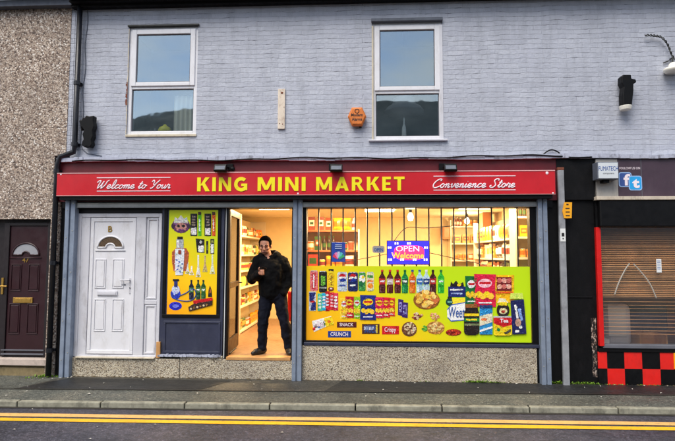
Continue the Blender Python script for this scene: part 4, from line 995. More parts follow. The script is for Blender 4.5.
# thin lead cable line beside
mb = MB(); xx = P(86, 60, 0).x; pts = [(xx + .012 * math.sin(i * .9) - .02 * i / 20, -.008, WZ1 - .0 - (WZ1 - WZ0 - .25) * i / 20) for i in range(21)]; pts += [(xx - .0, -.008, WZ0 + .16), (xx + .08, -.008, WZ0 + .09), (xx + .3, -.01, WZ0 + .05)]
mb.tube(pts, .0055, 6); solo(mb, 'cable', 'gutter_board', 'thin grey cable running down the painted wall beside the drainpipe', 'cable', smooth=True)

# black torn fitting beside drainpipe
c = P(88.5, 132, -.06)
t = thing('wall_lamp', (c.x, 0, c.z), 'battered black wall fitting left of the left upstairs window', 'lamp')
def rz(mb, prof, y0, y1): mb.prism(prof, y0, y1)
pf = [(80.8, 122), (82, 120.4), (83.4, 120.8), (84.6, 118), (86.5, 118.4), (87.5, 116.2), (91, 117), (95.4, 116.4), (95, 122), (95.8, 127), (94.2, 132), (94.6, 137), (93, 141), (93.6, 145), (91.5, 148), (88, 147), (86.5, 148), (83, 145.8), (83.8, 142), (85.2, 140), (84, 135), (85.6, 131), (83.8, 128), (82.4, 128.4), (81.6, 125)]
mb = MB(); mb.prism([(P(x, y, -.08).x, P(x, y, -.08).z) for x, y in reversed(pf)], -.13, -.03); mb.build('lamp_body', 'black_plastic', t, .012)
mb = MB(); mb.box(c.x - .05, c.x + .05, -.03, -.0, c.z - .05, c.z + .05); mb.build('wall_bracket', 'ink_black', t, .004)
mb = MB(); mb.tube([(c.x - .06, -.08, c.z + .12), (c.x - .1, -.07, c.z + .09), (c.x - .09, -.06, c.z + .02)], .02, 8); mb.build('knuckle', 'ink_black', t, smooth=True)
# black fitting right
c = P(626.5, 90, -.08)
t = thing('wall_lamp', (c.x, 0, c.z), 'black box shaped wall lamp with a pale bottom, high on the right of the wall', 'lamp')
pf = [(619.5, 78), (621, 76), (629, 76), (629.5, 80), (633.5, 80.5), (634.5, 83.5), (631.5, 85), (631.5, 92), (630, 106), (621, 106.5), (620.5, 96), (621.5, 88), (619.5, 84)]
mb = MB(); mb.prism([(P(x, y, -.1).x, P(x, y, -.1).z) for x, y in reversed(pf)], -.16, -.04); mb.build('lamp_body', 'black_plastic', t, .012)
a = P(620, 106, -.1); b = P(631, 110, -.1)
mb = MB(); mb.tube([((a.x + b.x) / 2, -.1, a.z - .002), ((a.x + b.x) / 2, -.1, b.z)], [.085, .07], 16); mb.build('lens', 'ceramic', t, .006)
mb = MB(); mb.box(c.x - .05, c.x + .05, -.04, -.0, c.z - .06, c.z + .1); mb.build('wall_bracket', 'ink_black', t, .004)
# wooden strip
a = rect(278, 89, 285, 129, -.02); mb = MB(); mb.box(a[0], a[1], -.03, -.0, a[2], a[3]); t = solo(mb, 'timber_batten', 'cream_wood', 'short cream timber batten with rusty screws on the painted brick', 'batten', bev=.004)
mb = MB()
for x, y, r_ in ((282, 92.8, .018), (279.6, 123.5, .008), (282.5, 124, .008), (284, 107, .007)):
    q = P(x, y, -.03); mb.ball((q.x, -.031, q.z), (r_, .006, r_ * .8), 8, 6)
mb.build('screw', 'rust', t)
# alarm box
c = P(357, 116.5, -.08)
t = thing('alarm_box', (c.x, 0, c.z), 'orange hexagonal alarm box left of the right upstairs window', 'alarm box')
ax = abs(P(366.3, 116, -.08).x - c.x); az = abs(P(357, 107.3, -.08).z - c.z)
hexp = [(1, 0), (.55, 1), (-.55, 1), (-1, 0), (-.55, -1), (.55, -1)]
mb = MB(); n = 6
mb.raw([(c.x + x * ax, -.03, c.z + z * az) for x, z in hexp] + [(c.x + x * ax, -.075, c.z + z * az) for x, z in hexp] + [(c.x + x * ax * .86, -.1, c.z + z * az * .84) for x, z in hexp],
       [tuple(range(6)), tuple(range(12, 18))] + [(k * 6 + i, k * 6 + (i + 1) % 6, (k + 1) * 6 + (i + 1) % 6, (k + 1) * 6 + i) for k in (0, 1) for i in range(6)])
mb.build('cover', 'orange_plastic', t, .006)
mb = MB(); mb.box(c.x - ax * .6, c.x + ax * .6, -.03, -.0, c.z - az * .8, c.z + az * .7); mb.box(c.x + ax * .2, c.x + ax * .5, -.04, -.01, c.z - az * 1.12, c.z - az * .8); mb.build('back_plate', 'ink_black', t)
lettering('Modern', c.x - ax * .62, c.x + ax * .62, c.z - az * .02, c.z + az * .3, -.1005, 'ink_black', t, bold=.02, ext=.002)
lettering('Alarms', c.x - ax * .55, c.x + ax * .55, c.z - az * .5, c.z - az * .16, -.1005, 'ink_black', t, bold=.02, ext=.002)
mb = MB(); mb.tube([(c.x + .03 * math.cos(k * .7), -.101, c.z + az * .55 + .03 * math.sin(k * .7)) for k in range(10)], .005, 6); mb.build('emblem', 'ink_black', t)
# twisted dead wire and insulator at right
pts = [(645, 35.5), (649, 35.2), (653, 35.5), (657, 36), (661, 37), (665, 40.5), (668, 45), (670, 50), (672, 55), (676, 60), (690, 66), (720, 70)]
mb = MB(); q = cr([tuple(P(x, y, -.05 - .01 * (i % 2))) for i, (x, y) in enumerate(pts)], 5)
for ph in (0, math.pi): mb.tube([(a[0], a[1] + .012 * math.sin(i * .8 + ph), a[2] + .012 * math.cos(i * .8 + ph)) for i, a in enumerate(q)], .007, 5)
solo(mb, 'twisted_wire', 'wire_dark', 'old twisted dark wire curling off the wall at the top right', 'wire')
c = P(673, 69, -.1); t = thing('insulator', (c.x, 0, c.z), 'cream ceramic insulator on the wall at the right edge, below the wire', 'insulator')
mb = MB(); mb.lathe(c.x, -.1, [(.09, -.05), (.12, -.02), (.115, .01), (.06, .035), (.05, .07), (.03, .09)], 20, z0=c.z); mb.build('cap', 'ceramic', t, smooth=True)
mb = MB(); mb.tube([(c.x, -.1, c.z + .05), (c.x, -.1, c.z + .16), (c.x + .03, .01, c.z + .18)], .012, 8); mb.tube([(c.x - .08, -.02, c.z + .12), (c.x, -.02, c.z + .15)], .008, 6); mb.build('bracket', 'wire_dark', t)

# ------------------------------------------------------------------ right shop
rs = thing('neighbouring_shop', (0, 0, 0), 'neighbouring shop unit with black shutter box and red black chequered stall riser', 'shop front')
zt2 = za
PX0, PX1 = P(549.5, 290).x, P(596.5, 290).x
mb = MB(); mb.box(pc[2][1] + .0, PX1, -.0, .2, -.02, zt2 - .001); mb.build('pilaster', 'black_paint', rs, .004)
mb = MB(); q = P(575, 200, -.03).z; mb.box(P(557, 200, -.03).x, PX1 + .001, -.04, -.001, q - .0, zt2 - .003); mb.build('pilaster_head', 'black_paint', rs, .004)
mb = MB(); mb.box(P(563, 297, 0).x, PX1 - .06, -.012, -.001, P(575, 297).z - .01, P(575, 297).z + .01); mb.build('pilaster_trim', 'black_paint', rs, .004)
# broken render edge at the pilaster foot
mf, ntf, bf = newmat('flaked_paint'); L(ntf, ramp(ntf, noise(ntf, pos(ntf, (1.5, 1, .6)), 24, 7, .75), [(.0, rgb(6, 6, 8)), (.52, rgb(6, 6, 8)), (.55, rgb(120, 92, 74)), (.6, rgb(186, 172, 160)), (1, rgb(190, 178, 166))]), bf.inputs['Base Color']); bf.inputs['Roughness'].default_value = .8
mb = MB(); mb.box(P(591.5, 340).x, P(596.4, 340).x, -.004, .01, P(594, 377).z, P(594, 318).z); mb.build('broken_render', 'flaked_paint', rs)
RX1 = WX1
a = rect(596, 160.5, 617.5, 196.5, -.04); mb = MB(); mb.box(a[0], a[1], -.05, .1, a[2], zt2 - .003); mb.build('fascia_end_board', 'grey_board', rs, .003)
a2 = rect(617.5, 160.5, 675, 195.7, -.04); mb = MB(); mb.box(a2[0] + .001, P(640.8, 180, -.04).x, -.05, .1, a[2], zt2 - .003); mb.build('fascia_board', 'purple_board', rs, .002)
mb = MB(); mb.box(P(641.4, 180, -.04).x, RX1, -.048, .1, a[2], zt2 - .003); mb.build('fascia_board', 'purple_board', rs, .002)
mb = MB(); mb.box(P(640.8, 180, -.04).x + .0005, P(641.4, 180, -.04).x - .0005, -.052, -.01, a[2], zt2 - .003); mb.build('joint_strip', 'groove', rs)
zl0, zl1 = P(640, 199.8, -.12).z, P(640, 196.2, -.12).z
mb = MB(); mb.box(P(596, 198, -.1).x, RX1, -.13, .0, zl0, zl1); mb.build('ledge', 'cream_ledge', rs, .006)
zb0, zb1 = P(640, 227, -.1).z, zl0 - .002
mb = MB(); mb.box(P(599.5, 213, -.1).x, RX1, -.11, .1, zb0, zb1); mb.build('shutter_box', 'frame_black', rs, .02)
mb = MB(); mb.box(PX1 + .001, P(599.5, 213, -.1).x, -.04, .1, zb0 - .1, zl0); mb.build('corner_post', 'black_paint', rs)
wz0, wz1 = P(640, 344.5, .0).z, zb0
mb = MB(); mb.box(P(597.3, 290, -.03).x, P(602, 290, -.03).x, -.05, .08, wz0 - .02, wz1 - .001); rwf = mb.build('window_frame', 'red_frame', rs, .004)
mb = MB(); mb.box(P(602, 345.5).x, RX1, -.04, .08, P(640, 348.5, -.03).z, P(640, 345, -.03).z); mb.build('sill', 'groove', rwf, .006)
mb = MB(); mb.box(P(598, 348).x, RX1, -.025, .08, P(640, 352, 0).z, P(640, 348.5, -.03).z - .001); mb.build('sill_board', 'black_paint', rwf, .004)
gx0 = P(602, 290).x
mb = MB(); mb.box(gx0, RX1, .03, .036, wz0, wz1 - .001); mb.build('pane', 'brown_shop_glass', rwf)
# blinds (top) behind glass
sl = MB(); zbl = P(640, 296, .12).z; z = wz1 - .02
while z > P(640, 337, .12).z:
    t_ = .011 if z > zbl else .002
    e0, e1 = rnd.uniform(-.004, .004), rnd.uniform(-.004, .004); t1 = t_ * rnd.uniform(.55, 1.05); sl.raw([(gx0 - .02, .10, z - t1 + e0), (RX1 - .1, .10, z - t1 + e1), (RX1 - .1, .125, z + t1 + e1), (gx0 - .02, .125, z + t1 + e0)], [(0, 1, 2, 3)]); z -= .026 if z > zbl else .05
solo(sl, 'venetian_blind', 'tan_blind', 'brown venetian blind lowered behind the neighbouring shop window', 'blind')
# interior lining
il = MB(); il.box(gx0 - .3, gx0 - .25, .1, 2.2, 0, wz1 + .1).box(gx0 - .3, RX1, 2.2, 2.25, 0, wz1 + .1).face([(gx0 - .3, .1, .3), (RX1, .1, .3), (RX1, 2.2, .3), (gx0 - .3, 2.2, .3)]).face([(gx0 - .3, .1, wz1 + .1), (RX1, .1, wz1 + .1), (RX1, 2.2, wz1 + .1), (gx0 - .3, 2.2, wz1 + .1)])
il.build('room_lining', 'brown_lining', rs)
ds = MB(); zd_ = P(640, 346, .3).z - .02
ds.box(gx0 - .2, RX1 - .1, .15, .75, zd_ - .03, zd_); ds.build('display_shelf', 'groove', rs)
def inwin(name, m, x0, y0, x1, y1, Y, dpt, label, cat, bev=.004):
    a = rect(x0, y0, x1, y1, Y); m_ = MB(); m_.box(a[0], a[1], Y, Y + dpt, zd_ + .001, a[3]); return solo(m_, name, m, label, cat, bev=bev)
inwin('paper_box', 'paper', 603.5, 339, 609.5, 345, .2, .1, 'small white box at the left end of the neighbouring window display', 'box')
cr8 = thing('wooden_tray', (P(655, 345, .2).x, .2, zd_), 'pale open wooden tray on the neighbouring window display', 'tray')
xa_, xb_ = P(640, 345, .2).x, P(668, 345, .2).x; zt3 = P(650, 335, .2).z
for (u0, u1, v0, v1, nm) in ((xa_, xa_ + .02, .2, .5, 'side_board'), (xb_ - .02, xb_, .2, .5, 'side_board'), (xa_ + .021, xb_ - .021, .48, .5, 'back_board')):
    m_ = MB(); m_.box(u0, u1, v0, v1, zd_ + .001, zt3); m_.build(nm, 'bare_wood', cr8, .003)
m_ = MB(); m_.box(xa_ + .021, xb_ - .021, .2, .479, zd_ + .001, zd_ + .02); m_.build('base_board', 'bare_wood', cr8)
mo = thing('monitor', (P(618, 345, .3).x, .3, zd_), 'grey rounded computer case standing in the neighbouring window display', 'computer')
a = rect(606, 304, 633, 345, .3); m_ = MB(); m_.box(a[0], a[1], .3, .6, zd_ + .002, a[3]); m_.build('case', 'upvc_worn', mo, .09, seg=5)
m_ = MB(); m_.box(a[0] + .03, a[1] - .1, .29, .299, a[2] + .12, a[3] - .03); m_.build('front_panel', 'paper', mo, .003)
mo.name = 'computer_case'
t2 = rect(636, 306, 676, 332, .35); mo = thing('monitor', (t2[0], .35, zd_), 'wide dark monitor behind the wooden tray in the neighbouring window', 'monitor')
m_ = MB(); m_.box(t2[0], t2[1], .55, .6, t2[2], t2[3]); m_.build('screen_case', 'frame_black', mo, .01); m_ = MB(); m_.box(t2[0] + .02, t2[1] - .02, .545, .549, t2[2] + .02, t2[3] - .02); m_.build('screen', 'room_dark', mo)
m_ = MB(); m_.box((t2[0] + t2[1]) / 2 - .05, (t2[0] + t2[1]) / 2 + .05, .58, .62, zd_ + .001, t2[2] + .02); m_.build('stand', 'frame_black', mo)
# white cords on the glass and sticker
for q, lb in ((((629.5, 263.5), (625, 270), (619, 282), (614.5, 295)), 'left of two thin white cords hanging in the neighbouring window'), (((633.5, 264), (641, 272), (650, 284), (656.5, 298.5)), 'right of two thin white cords hanging in the neighbouring window')):
    m_ = MB(); m_.tube(cr([tuple(P(x, y, .055)) for x, y in q]), .009, 6); solo(m_, 'cord', 'paper', lb, 'cord', 'white cords in the neighbouring window', smooth=True)
a = rect(656.5, 259, 661.5, 272.5, .026); m_ = MB(); m_.box(a[0], a[1], .026, .0295, a[2], a[3]); st_ = solo(m_, 'window_sticker', 'paper', 'small white upright notice stuck on the neighbouring shop window', 'notice')
m_ = MB(); [m_.box(a[0] + .01, a[1] - .012, .0245, .0258, a[3] - .03 - k * .022, a[3] - .024 - k * .022) for k in range(6)]; m_.build('printed_lines', 'ink_blue', st_)
# chequered stall riser
czt, czm, czb = P(640, 352.3, -.01).z, P(640, 369, -.01).z, -.01
cols = [598, 607, 624.3, 642, 660, 677.5, 695, 713]
m_r, m_b = MB(), MB()
for i in range(len(cols) - 1):
    x0, x1 = P(cols[i], 360, -.01).x, P(cols[i + 1], 360, -.01).x
    for j, (z0, z1) in enumerate(((czm, czt), (czb, czm))):
        (m_r if (i + j) % 2 == 0 else m_b).box(x0, x1, -.012, .12, z0, z1)
ck = m_b.build('stall_riser', 'black_paint', rs); m_r.build('red_square', 'checker_red', ck)
m_ = MB(); m_.box(P(713, 360, -.01).x, RX1, -.011, .12, czb, czt); m_.build('wall_base', 'black_paint', rs)
a = rect(674, 352.5, 679, 369, -.02); m_ = MB(); m_.box(a[0], a[1], -.02, -.013, a[2], a[3]); solo(m_, 'notice', 'yellow_sticker', 'yellow notice on the chequered panel at the right edge', 'notice')
# bubble lightbox and the social sign
a = rect(597.3, 161.8, 618.8, 179.2, -.2)
lb = thing('lightbox_sign', ((a[0] + a[1]) / 2, -.05, a[2]), 'small white projecting lightbox sign with blue lettering', 'sign')
m_ = MB(); m_.box(a[0], a[1], -.2, -.052, a[2], a[3]); m_.build('case', 'gutter_board', lb, .006)
m_ = MB(); m_.box(a[0] + .012, a[1] - .012, -.206, -.2005, a[2] + .012, a[3] - .012); m_.build('face_panel', 'lightbox_face', lb, .002)
ltr_px('FUMATECH', 598.6, 166.2, 618, 170.6, -.207, 'ink_blue', lb, bold=.0, ext=.001)
ltr_px('computers', 603, 172.6, 614, 174.6, -.207, 'groove', lb, ext=.001)
m_ = MB(); m_.box(a[0] + .1, a[0] + .18, -.15, -.052, a[2] - .04, a[2] - .001); m_.build('bracket', 'black_plastic', lb)
ss_ = thing('social_media_sign', (P(630, 195).x, -.05, a[2]), 'printed blue square f and t icons on the dark purple fascia', 'sign')
def rrect(x0, x1, z0, z1, r, n=5):
    pts = []
    for cx, cz, a0 in ((x1 - r, z1 - r, 0), (x0 + r, z1 - r, 90), (x0 + r, z0 + r, 180), (x1 - r, z0 + r, 270)):
        for k in range(n + 1): t = R(a0 + 90 * k / n); pts.append((cx + r * math.cos(t), cz + r * math.sin(t)))
    return pts
for (q, m1, m2, yy) in (((618.6, 172.2, 631.6, 187), 'icon_a', 'icon_edge', -.052), ((628.5, 175.8, 641.9, 190.4), 'icon_b', 'icon_edge', -.054)):
    if m1 not in MATS: mat(m1, rgb(58, 84, 150) if m1 == 'icon_a' else rgb(40, 160, 226), .4, var=.1)
    if m2 not in MATS: mat(m2, rgb(150, 184, 226), .4)
    a = rect(*q, -.05); m_ = MB(); m_.prism(rrect(a[0], a[1], a[2], a[3], .035), yy, yy + .0015); m_.build('icon_border', m2, ss_)
    m_ = MB(); m_.prism(rrect(a[0] + .012, a[1] - .012, a[2] + .012, a[3] - .012, .028), yy - .001, yy - .0002); m_.build('icon', m1, ss_)
ltr_px('f', 623.5, 174, 630.2, 185.5, -.0535, 'letter_white', ss_, bold=.03, ext=.002)
ltr_px('t', 632.3, 179, 639.5, 188, -.0555, 'letter_white', ss_, bold=.05, ext=.002)
ltr_px('FOLLOW US ON', 619.5, 167, 640, 169.3, -.0505, 'letter_white', ss_, ext=.0015)
# slim galvanised post
a = rect(560, 167.5, 566.2, 378.5, -.06); po = thing('metal_post', ((a[0] + a[1]) / 2, -.06, 0), 'slim rusty galvanised post against the black pilaster', 'post')
m_ = MB(); m_.box(a[0], a[1], -.085, -.0405, -.02, a[3] - .04); m_.build('post_tube', 'galvanised_pole', po, .006)
m_ = MB(); m_.box(a[0] - .002, a[1] + .002, -.087, -.0395, a[3] - .0395, a[3]); m_.build('rusty_cap', 'rust', po, .004)
a = rect(562.4, 202.3, 572.4, 218.3, -.1); m_ = MB(); q = [(a[0] + .02, a[2]), (a[1] - .012, a[2] + .0), (a[1], a[3] - .0), (a[0] + .03, a[3]), (a[0], a[2] + .1)]
m_.prism(q, -.1, -.088); ys = solo(m_, 'warning_plate', 'yellow_sticker', 'tilted yellow plate on the slim metal post', 'sign', bev=.002)
m_ = MB(); cx_ = (a[0] + a[1]) / 2
for k in range(3): m_.box(cx_ - .025, cx_ + .03, -.102, -.1005, a[2] + .03 + k * .05, a[2] + .045 + k * .05)
m_.box(cx_ - .012, cx_ + .018, -.102, -.1005, a[3] - .04, a[3] - .02); m_.build('printed_mark', 'ink_black', ys)
a = rect(560.4, 228.5, 565.6, 241.5, -.09); m_ = MB(); m_.box(a[0], a[1], -.09, -.0855, a[2], a[3]); ws = solo(m_, 'sticker', 'paper', 'small white sticker with a black mark on the slim metal post', 'sticker')
m_ = MB(); c = ((a[0] + a[1]) / 2, (a[2] + a[3]) / 2); m_.box(c[0] - .018, c[0] + .018, -.0915, -.0902, c[1] - .02, c[1] + .03); m_.box(c[0] - .008, c[0] + .008, -.0915, -.0902, c[1] - .06, c[1] - .04); m_.build('printed_mark', 'ink_black', ws)

# ------------------------------------------------------------------ posters
class Pic(MB):
    """flat printed picture: shapes given in picture units, laid on the poster's own plane in thin ink layers"""
    cnt = 0
    def __init__(s, Y): super().__init__(); Pic.cnt += 1; s.Y = Y - .00011 * (Pic.cnt % 11); s.k = 0
    def lay(s): s.k += 1; return s.Y - .0012 * s.k
    def poly(s, pts, c): y = s.lay(); s.face([(P(x, yy, s.Y).x, y, P(x, yy, s.Y).z) for x, yy in pts], c); return s
    def r(s, x0, y0, x1, y1, c): return s.poly([(x0, y0), (x1, y0), (x1, y1), (x0, y1)], c)
    def el(s, cx, cy, rx, ry, c, n=16): return s.poly([(cx + rx * math.cos(2 * math.pi * k / n), cy + ry * math.sin(2 * math.pi * k / n)) for k in range(n)], c)
    def done(s, par, name, dens=1.0):
        q = random.Random(Pic.cnt * 13 + 5); polys = [([s.v[k] for k in f], c) for f, c in zip(s.f, s.c)]
        def inside(x, z, pl):
            r_ = False; n = len(pl)
            for k in range(n):
                a, b = pl[k], pl[(k + 1) % n]
                if (a.z > z) != (b.z > z) and x < (b.x - a.x) * (z - a.z) / (b.z - a.z) + a.x: r_ = not r_
            return r_
        xs = [v.x for v in s.v]; zs = [v.z for v in s.v]; x0, x1, z0, z1 = min(xs), max(xs), min(zs), max(zs); n = int(min(150, (x1 - x0) * (z1 - z0) * 5200 * dens)); yt = s.Y - .0012 * s.k
        for k in range(n):
            x, z = q.uniform(x0, x1), q.uniform(z0, z1); top = None
            for pl, c in polys:
                if inside(x, z, pl): top = c
            if top is None: continue
            l = math.exp(q.uniform(-.75, .6) if sum(top[:3]) < 1.6 else q.uniform(-.4, .12)); h_ = [max(.004, min(.95, v * l * q.uniform(.75, 1.3) + (.03 if l > 1 else 0))) for v in top[:3]]
            rx, rz_ = q.uniform(.004, .014), q.uniform(.003, .011); m_ = q.choice((4, 5, 6)); a0 = q.uniform(0, 3)
            pts = [(x + rx * math.cos(a0 + 6.283 * t / m_), z + rz_ * math.sin(a0 + 6.283 * t / m_)) for t in range(m_)]
            if not all(any(inside(u, w, pl) for pl, c in polys) for u, w in pts): continue
            y = yt - .0006 - .00003 * (k % 30); s.face([(u, y, w) for u, w in pts], (h_[0], h_[1], h_[2], 1))
        return s.build(name, 'print_ink', par)
W_ = rgb(240, 240, 238); K_ = rgb(24, 20, 24); RED = rgb(200, 24, 32); NAV = rgb(22, 34, 110); YEL = rgb(246, 214, 30); GRN = rgb(20, 130, 60); BRN = rgb(96, 44, 26)
PY = .030
wpo = rect(305.6, 266.3, 530.6, 341.3, PY)
poster = thing('window_poster', ((wpo[0] + wpo[1]) / 2, PY, wpo[2]), 'wide lime and orange window poster printed with drinks, crisps and groceries', 'poster')
gradient_vinyl('poster_vinyl', P(330, 345, PY), P(395, 262, PY), rgb(252, 176, 10), rgb(246, 204, 12), rgb(192, 226, 10))
m_ = MB(); m_.box(wpo[0], wpo[1], PY, PY + .004, wpo[2], wpo[3]); m_.build('vinyl_sheet', 'poster_vinyl', poster)
def can(par, x0, y0, x1, y1, c, marks=(), Y=PY):
    p = Pic(Y); w = x1 - x0
    p.poly([(x0 + w * .12, y0), (x1 - w * .12, y0), (x1, y0 + 1.5), (x1, y1 - 1.2), (x1 - w * .12, y1), (x0 + w * .12, y1), (x0, y1 - 1.2), (x0, y0 + 1.5)], c)
    p.r(x0 + w * .12, y0, x1 - w * .12, y0 + .8, rgb(190, 192, 196))
    for m in marks:
        (p.r if m[0] == 'r' else p.el)(*m[1:])
    return p.done(par, 'printed_can')
can(poster, 310, 270.5, 318, 291, rgb(232, 120, 122), [('r', 312.2, 273, 315.6, 289, RED), ('r', 313.2, 274, 314.4, 288, W_)])
can(poster, 319, 271, 327, 292.5, K_, [('r', 320.6, 276, 325.6, 285, rgb(20, 26, 22)), ('r', 321.0, 276, 322, 285, rgb(120, 210, 60)), ('r', 322.8, 276, 323.6, 286, rgb(120, 210, 60)), ('r', 324.4, 276, 325.2, 285, rgb(120, 210, 60)), ('r', 319.3, 287, 326.7, 288.4, rgb(150, 160, 150))])
p = Pic(PY); p.poly([(328.5, 291), (327.8, 275), (329.3, 271), (333, 271), (334.4, 275), (333.8, 291)], rgb(232, 190, 20)); p.r(328.6, 269, 333.6, 270.8, K_); p.el(331, 289, 2.9, 2.2, rgb(120, 50, 20)); p.el(331.3, 288.6, 1.2, .8, W_); p.r(330.6, 276, 331.6, 285, rgb(150, 110, 20)); p.done(poster, 'printed_bottle')
def cola(x0, c, lc):
    xc = x0 + 5; can(poster, x0, 272, x0 + 10, 291.4, c, [('e', xc, 277.6, 3.7, 4.0, RED), ('r', x0 + 1.4, 276.7, x0 + 8.6, 278.7, W_), ('e', xc + .6, 280.0, 3.0, 1.7, rgb(20, 50, 150)), ('r', x0 + 2, 284.5, x0 + 8, 286, lc)])
cola(337.4, rgb(206, 216, 228), rgb(40, 70, 150)); cola(347.9, rgb(16, 34, 96), W_)
can(poster, 358.4, 272, 365.6, 291, rgb(60, 150, 70), [('e', 362, 279, 3.2, 4.2, W_), ('e', 361, 284, 2.4, 3, rgb(20, 110, 60)), ('e', 363, 277, 1.4, 1.4, YEL)])
can(poster, 366.6, 272, 373.8, 291, rgb(232, 222, 190), [('r', 367.4, 275, 373, 278, rgb(80, 160, 60)), ('e', 370.2, 286, 2.7, 2.6, rgb(244, 140, 30)), ('r', 367.5, 280, 373, 282, rgb(230, 110, 40))])
p = Pic(PY); p.r(309, 291.5, 316, 311, rgb(206, 212, 222)); p.poly([(309.4, 292.5), (315.6, 292.5), (313.2, 301.5), (309.4, 301.5)], NAV); p.poly([(312, 302), (315.8, 302), (315.8, 310), (310.5, 310)], NAV); p.el(312.6, 301.6, 2.2, 1.0, RED); p.done(poster, 'printed_can')
for x0, y0, c, c2 in ((317.6, 293.5, rgb(70, 190, 150), W_), (321.6, 293, rgb(40, 170, 216), W_), (325, 291.2, RED, W_), (329.6, 292.3, rgb(210, 40, 50), rgb(250, 190, 200)), (333.6, 293, rgb(220, 60, 90), W_)):
    p = Pic(PY - .001 * (x0 % 3)); y1 = y0 + (20 if c == RED else 17.5); p.r(x0, y0, x0 + 4.6, y1, c)
    for k in range(4): p.r(x0 + 1.0, y0 + 3 + k * 3.2, x0 + 3.6, y0 + 4.9 + k * 3.2, c2)
    p.done(poster, 'printed_can')
def pbottle(xc, body, lab, cap, y0=269.8, y1=293.2, Y=PY, w=3.3, par=None):
    p = Pic(Y); h = y1 - y0
    p.poly([(xc - w * .3, y0 + h * .07), (xc + w * .3, y0 + h * .07), (xc + w * .34, y0 + h * .17), (xc + w, y0 + h * .32), (xc + w, y0 + h * .5), (xc + w * .85, y0 + h * .62), (xc + w, y0 + h * .72), (xc + w * .92, y1), (xc - w * .92, y1), (xc - w, y0 + h * .72), (xc - w * .85, y0 + h * .62), (xc - w, y0 + h * .5), (xc - w, y0 + h * .32), (xc - w * .34, y0 + h * .17)], body)
    p.r(xc - w * .38, y0, xc + w * .38, y0 + h * .08, cap); p.r(xc - w * .92, y0 + h * .38, xc + w * .92, y0 + h * .62, lab); p.r(xc - w * .6, y0 + h * .46, xc + w * .6, y0 + h * .53, W_); p.r(xc - w * .6, y0 + h * .75, xc - w * .35, y1 - 1, tuple(min(1, v * 2 + .08) for v in body[:3]) + (1,))
    return p.done(par or poster, 'printed_bottle')
for xc, b_, l_, c_ in ((382.2, rgb(80, 16, 16), rgb(216, 50, 50), RED), (390, rgb(86, 20, 18), rgb(214, 190, 186), RED), (397.6, rgb(80, 16, 16), rgb(190, 34, 34), RED), (404.9, rgb(20, 140, 70), rgb(30, 90, 60), rgb(20, 120, 50)), (412.4, rgb(232, 116, 24), rgb(214, 90, 30), rgb(40, 60, 140)), (419.6, rgb(186, 218, 232), rgb(40, 110, 190), rgb(40, 80, 160)), (426.3, rgb(196, 222, 230), rgb(28, 60, 130), W_), (432.9, rgb(70, 14, 18), rgb(190, 40, 44), K_), (441, rgb(40, 180, 50), rgb(80, 200, 70), rgb(20, 110, 40))): pbottle(xc, b_, l_, c_)
def crisp(x0, y0, x1, y1, c, c2, Y=PY, skew=0, blob=YEL, name='printed_bag'):
    p = Pic(Y); w = x1 - x0; h = y1 - y0
    p.poly([(x0 + skew, y0), (x1 + skew, y0 + .4), (x1 - w * .04, y0 + h * .3), (x1, y1), (x0, y1 - .4), (x0 + w * .05, y0 + h * .4)], c)
    p.el((x0 + x1) / 2, y0 + h * .28, w * .32, h * .14, c2); p.r((x0 + x1) / 2 - w * .26, y0 + h * .24, (x0 + x1) / 2 + w * .26, y0 + h * .31, RED)
    for k in range(4): p.el(x0 + w * (.22 + .18 * k), y0 + h * (.62 + .05 * (k % 2)), w * .15, h * .1, (blob, rgb(250, 200, 60))[k % 2], 9)
    p.r(x0 + w * .2, y0 + h * .85, x1 - w * .2, y0 + h * .89, W_)
    return p.done(par_ or poster, name)
par_ = None
crisp(340, 298, 348, 319, rgb(250, 214, 60), W_); crisp(345.3, 296.3, 354, 318, rgb(200, 30, 44), YEL, PY - .003); crisp(353, 296.5, 361, 319, rgb(150, 200, 30), W_, PY)
crisp(388, 297.5, 395, 316.5, rgb(232, 70, 40), YEL, PY); crisp(382, 297.2, 390, 317.5, rgb(220, 24, 50), YEL, PY - .003); crisp(374.5, 297, 384, 318, rgb(228, 40, 90), YEL, PY - .006); crisp(360, 295, 376, 320, rgb(24, 40, 130), YEL, PY - .009)
for q in ((398.2, 299, 403.4, 316), (402.2, 302, 408, 318)):
    p = Pic(PY - (.002 if q[0] > 400 else 0)); x0, y0, x1, y1 = q; p.poly([(x0, y0), (x1, y0 + .8), (x1 - .4, y1), (x0 - .3, y1 - 1)], rgb(58, 30, 110)); p.r(x0 + 1.2, y0 + 3, x1 - 1.4, y1 - 4, rgb(150, 140, 210)); p.r(x0 + 2, y0 + 5, x1 - 2.2, y1 - 6, rgb(50, 26, 100)); p.done(poster, 'printed_bar')
def heap(cx, cy, rx, ry, rim, cols_, nb, seed, Y=PY, name='printed_bowl', br=1.6):
    r_ = random.Random(seed); p = Pic(Y)
    if rim: p.el(cx, cy + ry * .12, rx, ry, rim, 24)
    for k in range(nb):
        t = r_.uniform(0, 6.28); q = math.sqrt(r_.random()) * .8; c = r_.choice(cols_)
        p.k = 1 + k * .12
        p.el(cx + rx * q * math.cos(t), cy + ry * q * math.sin(t), br * r_.uniform(.7, 1.3), br * r_.uniform(.5, 1), c, 8)
    return p.done(poster, name)
heap(426.5, 298.8, 13.2, 9.6, rgb(150, 92, 30), [rgb(240, 196, 80), rgb(226, 160, 50), rgb(250, 214, 120), rgb(214, 130, 40), rgb(206, 110, 60)], 46, 3, br=2.6)
heap(417, 315.6, 6.5, 4, None, [rgb(150, 60, 40), rgb(226, 190, 150), rgb(120, 50, 40), rgb(200, 150, 110)], 30, 4, name='printed_nuts', br=1.3)
heap(434.6, 316, 5.2, 4.8, None, [rgb(220, 150, 100), rgb(236, 180, 130), rgb(200, 120, 80)], 26, 5, name='printed_nuts', br=1.1)
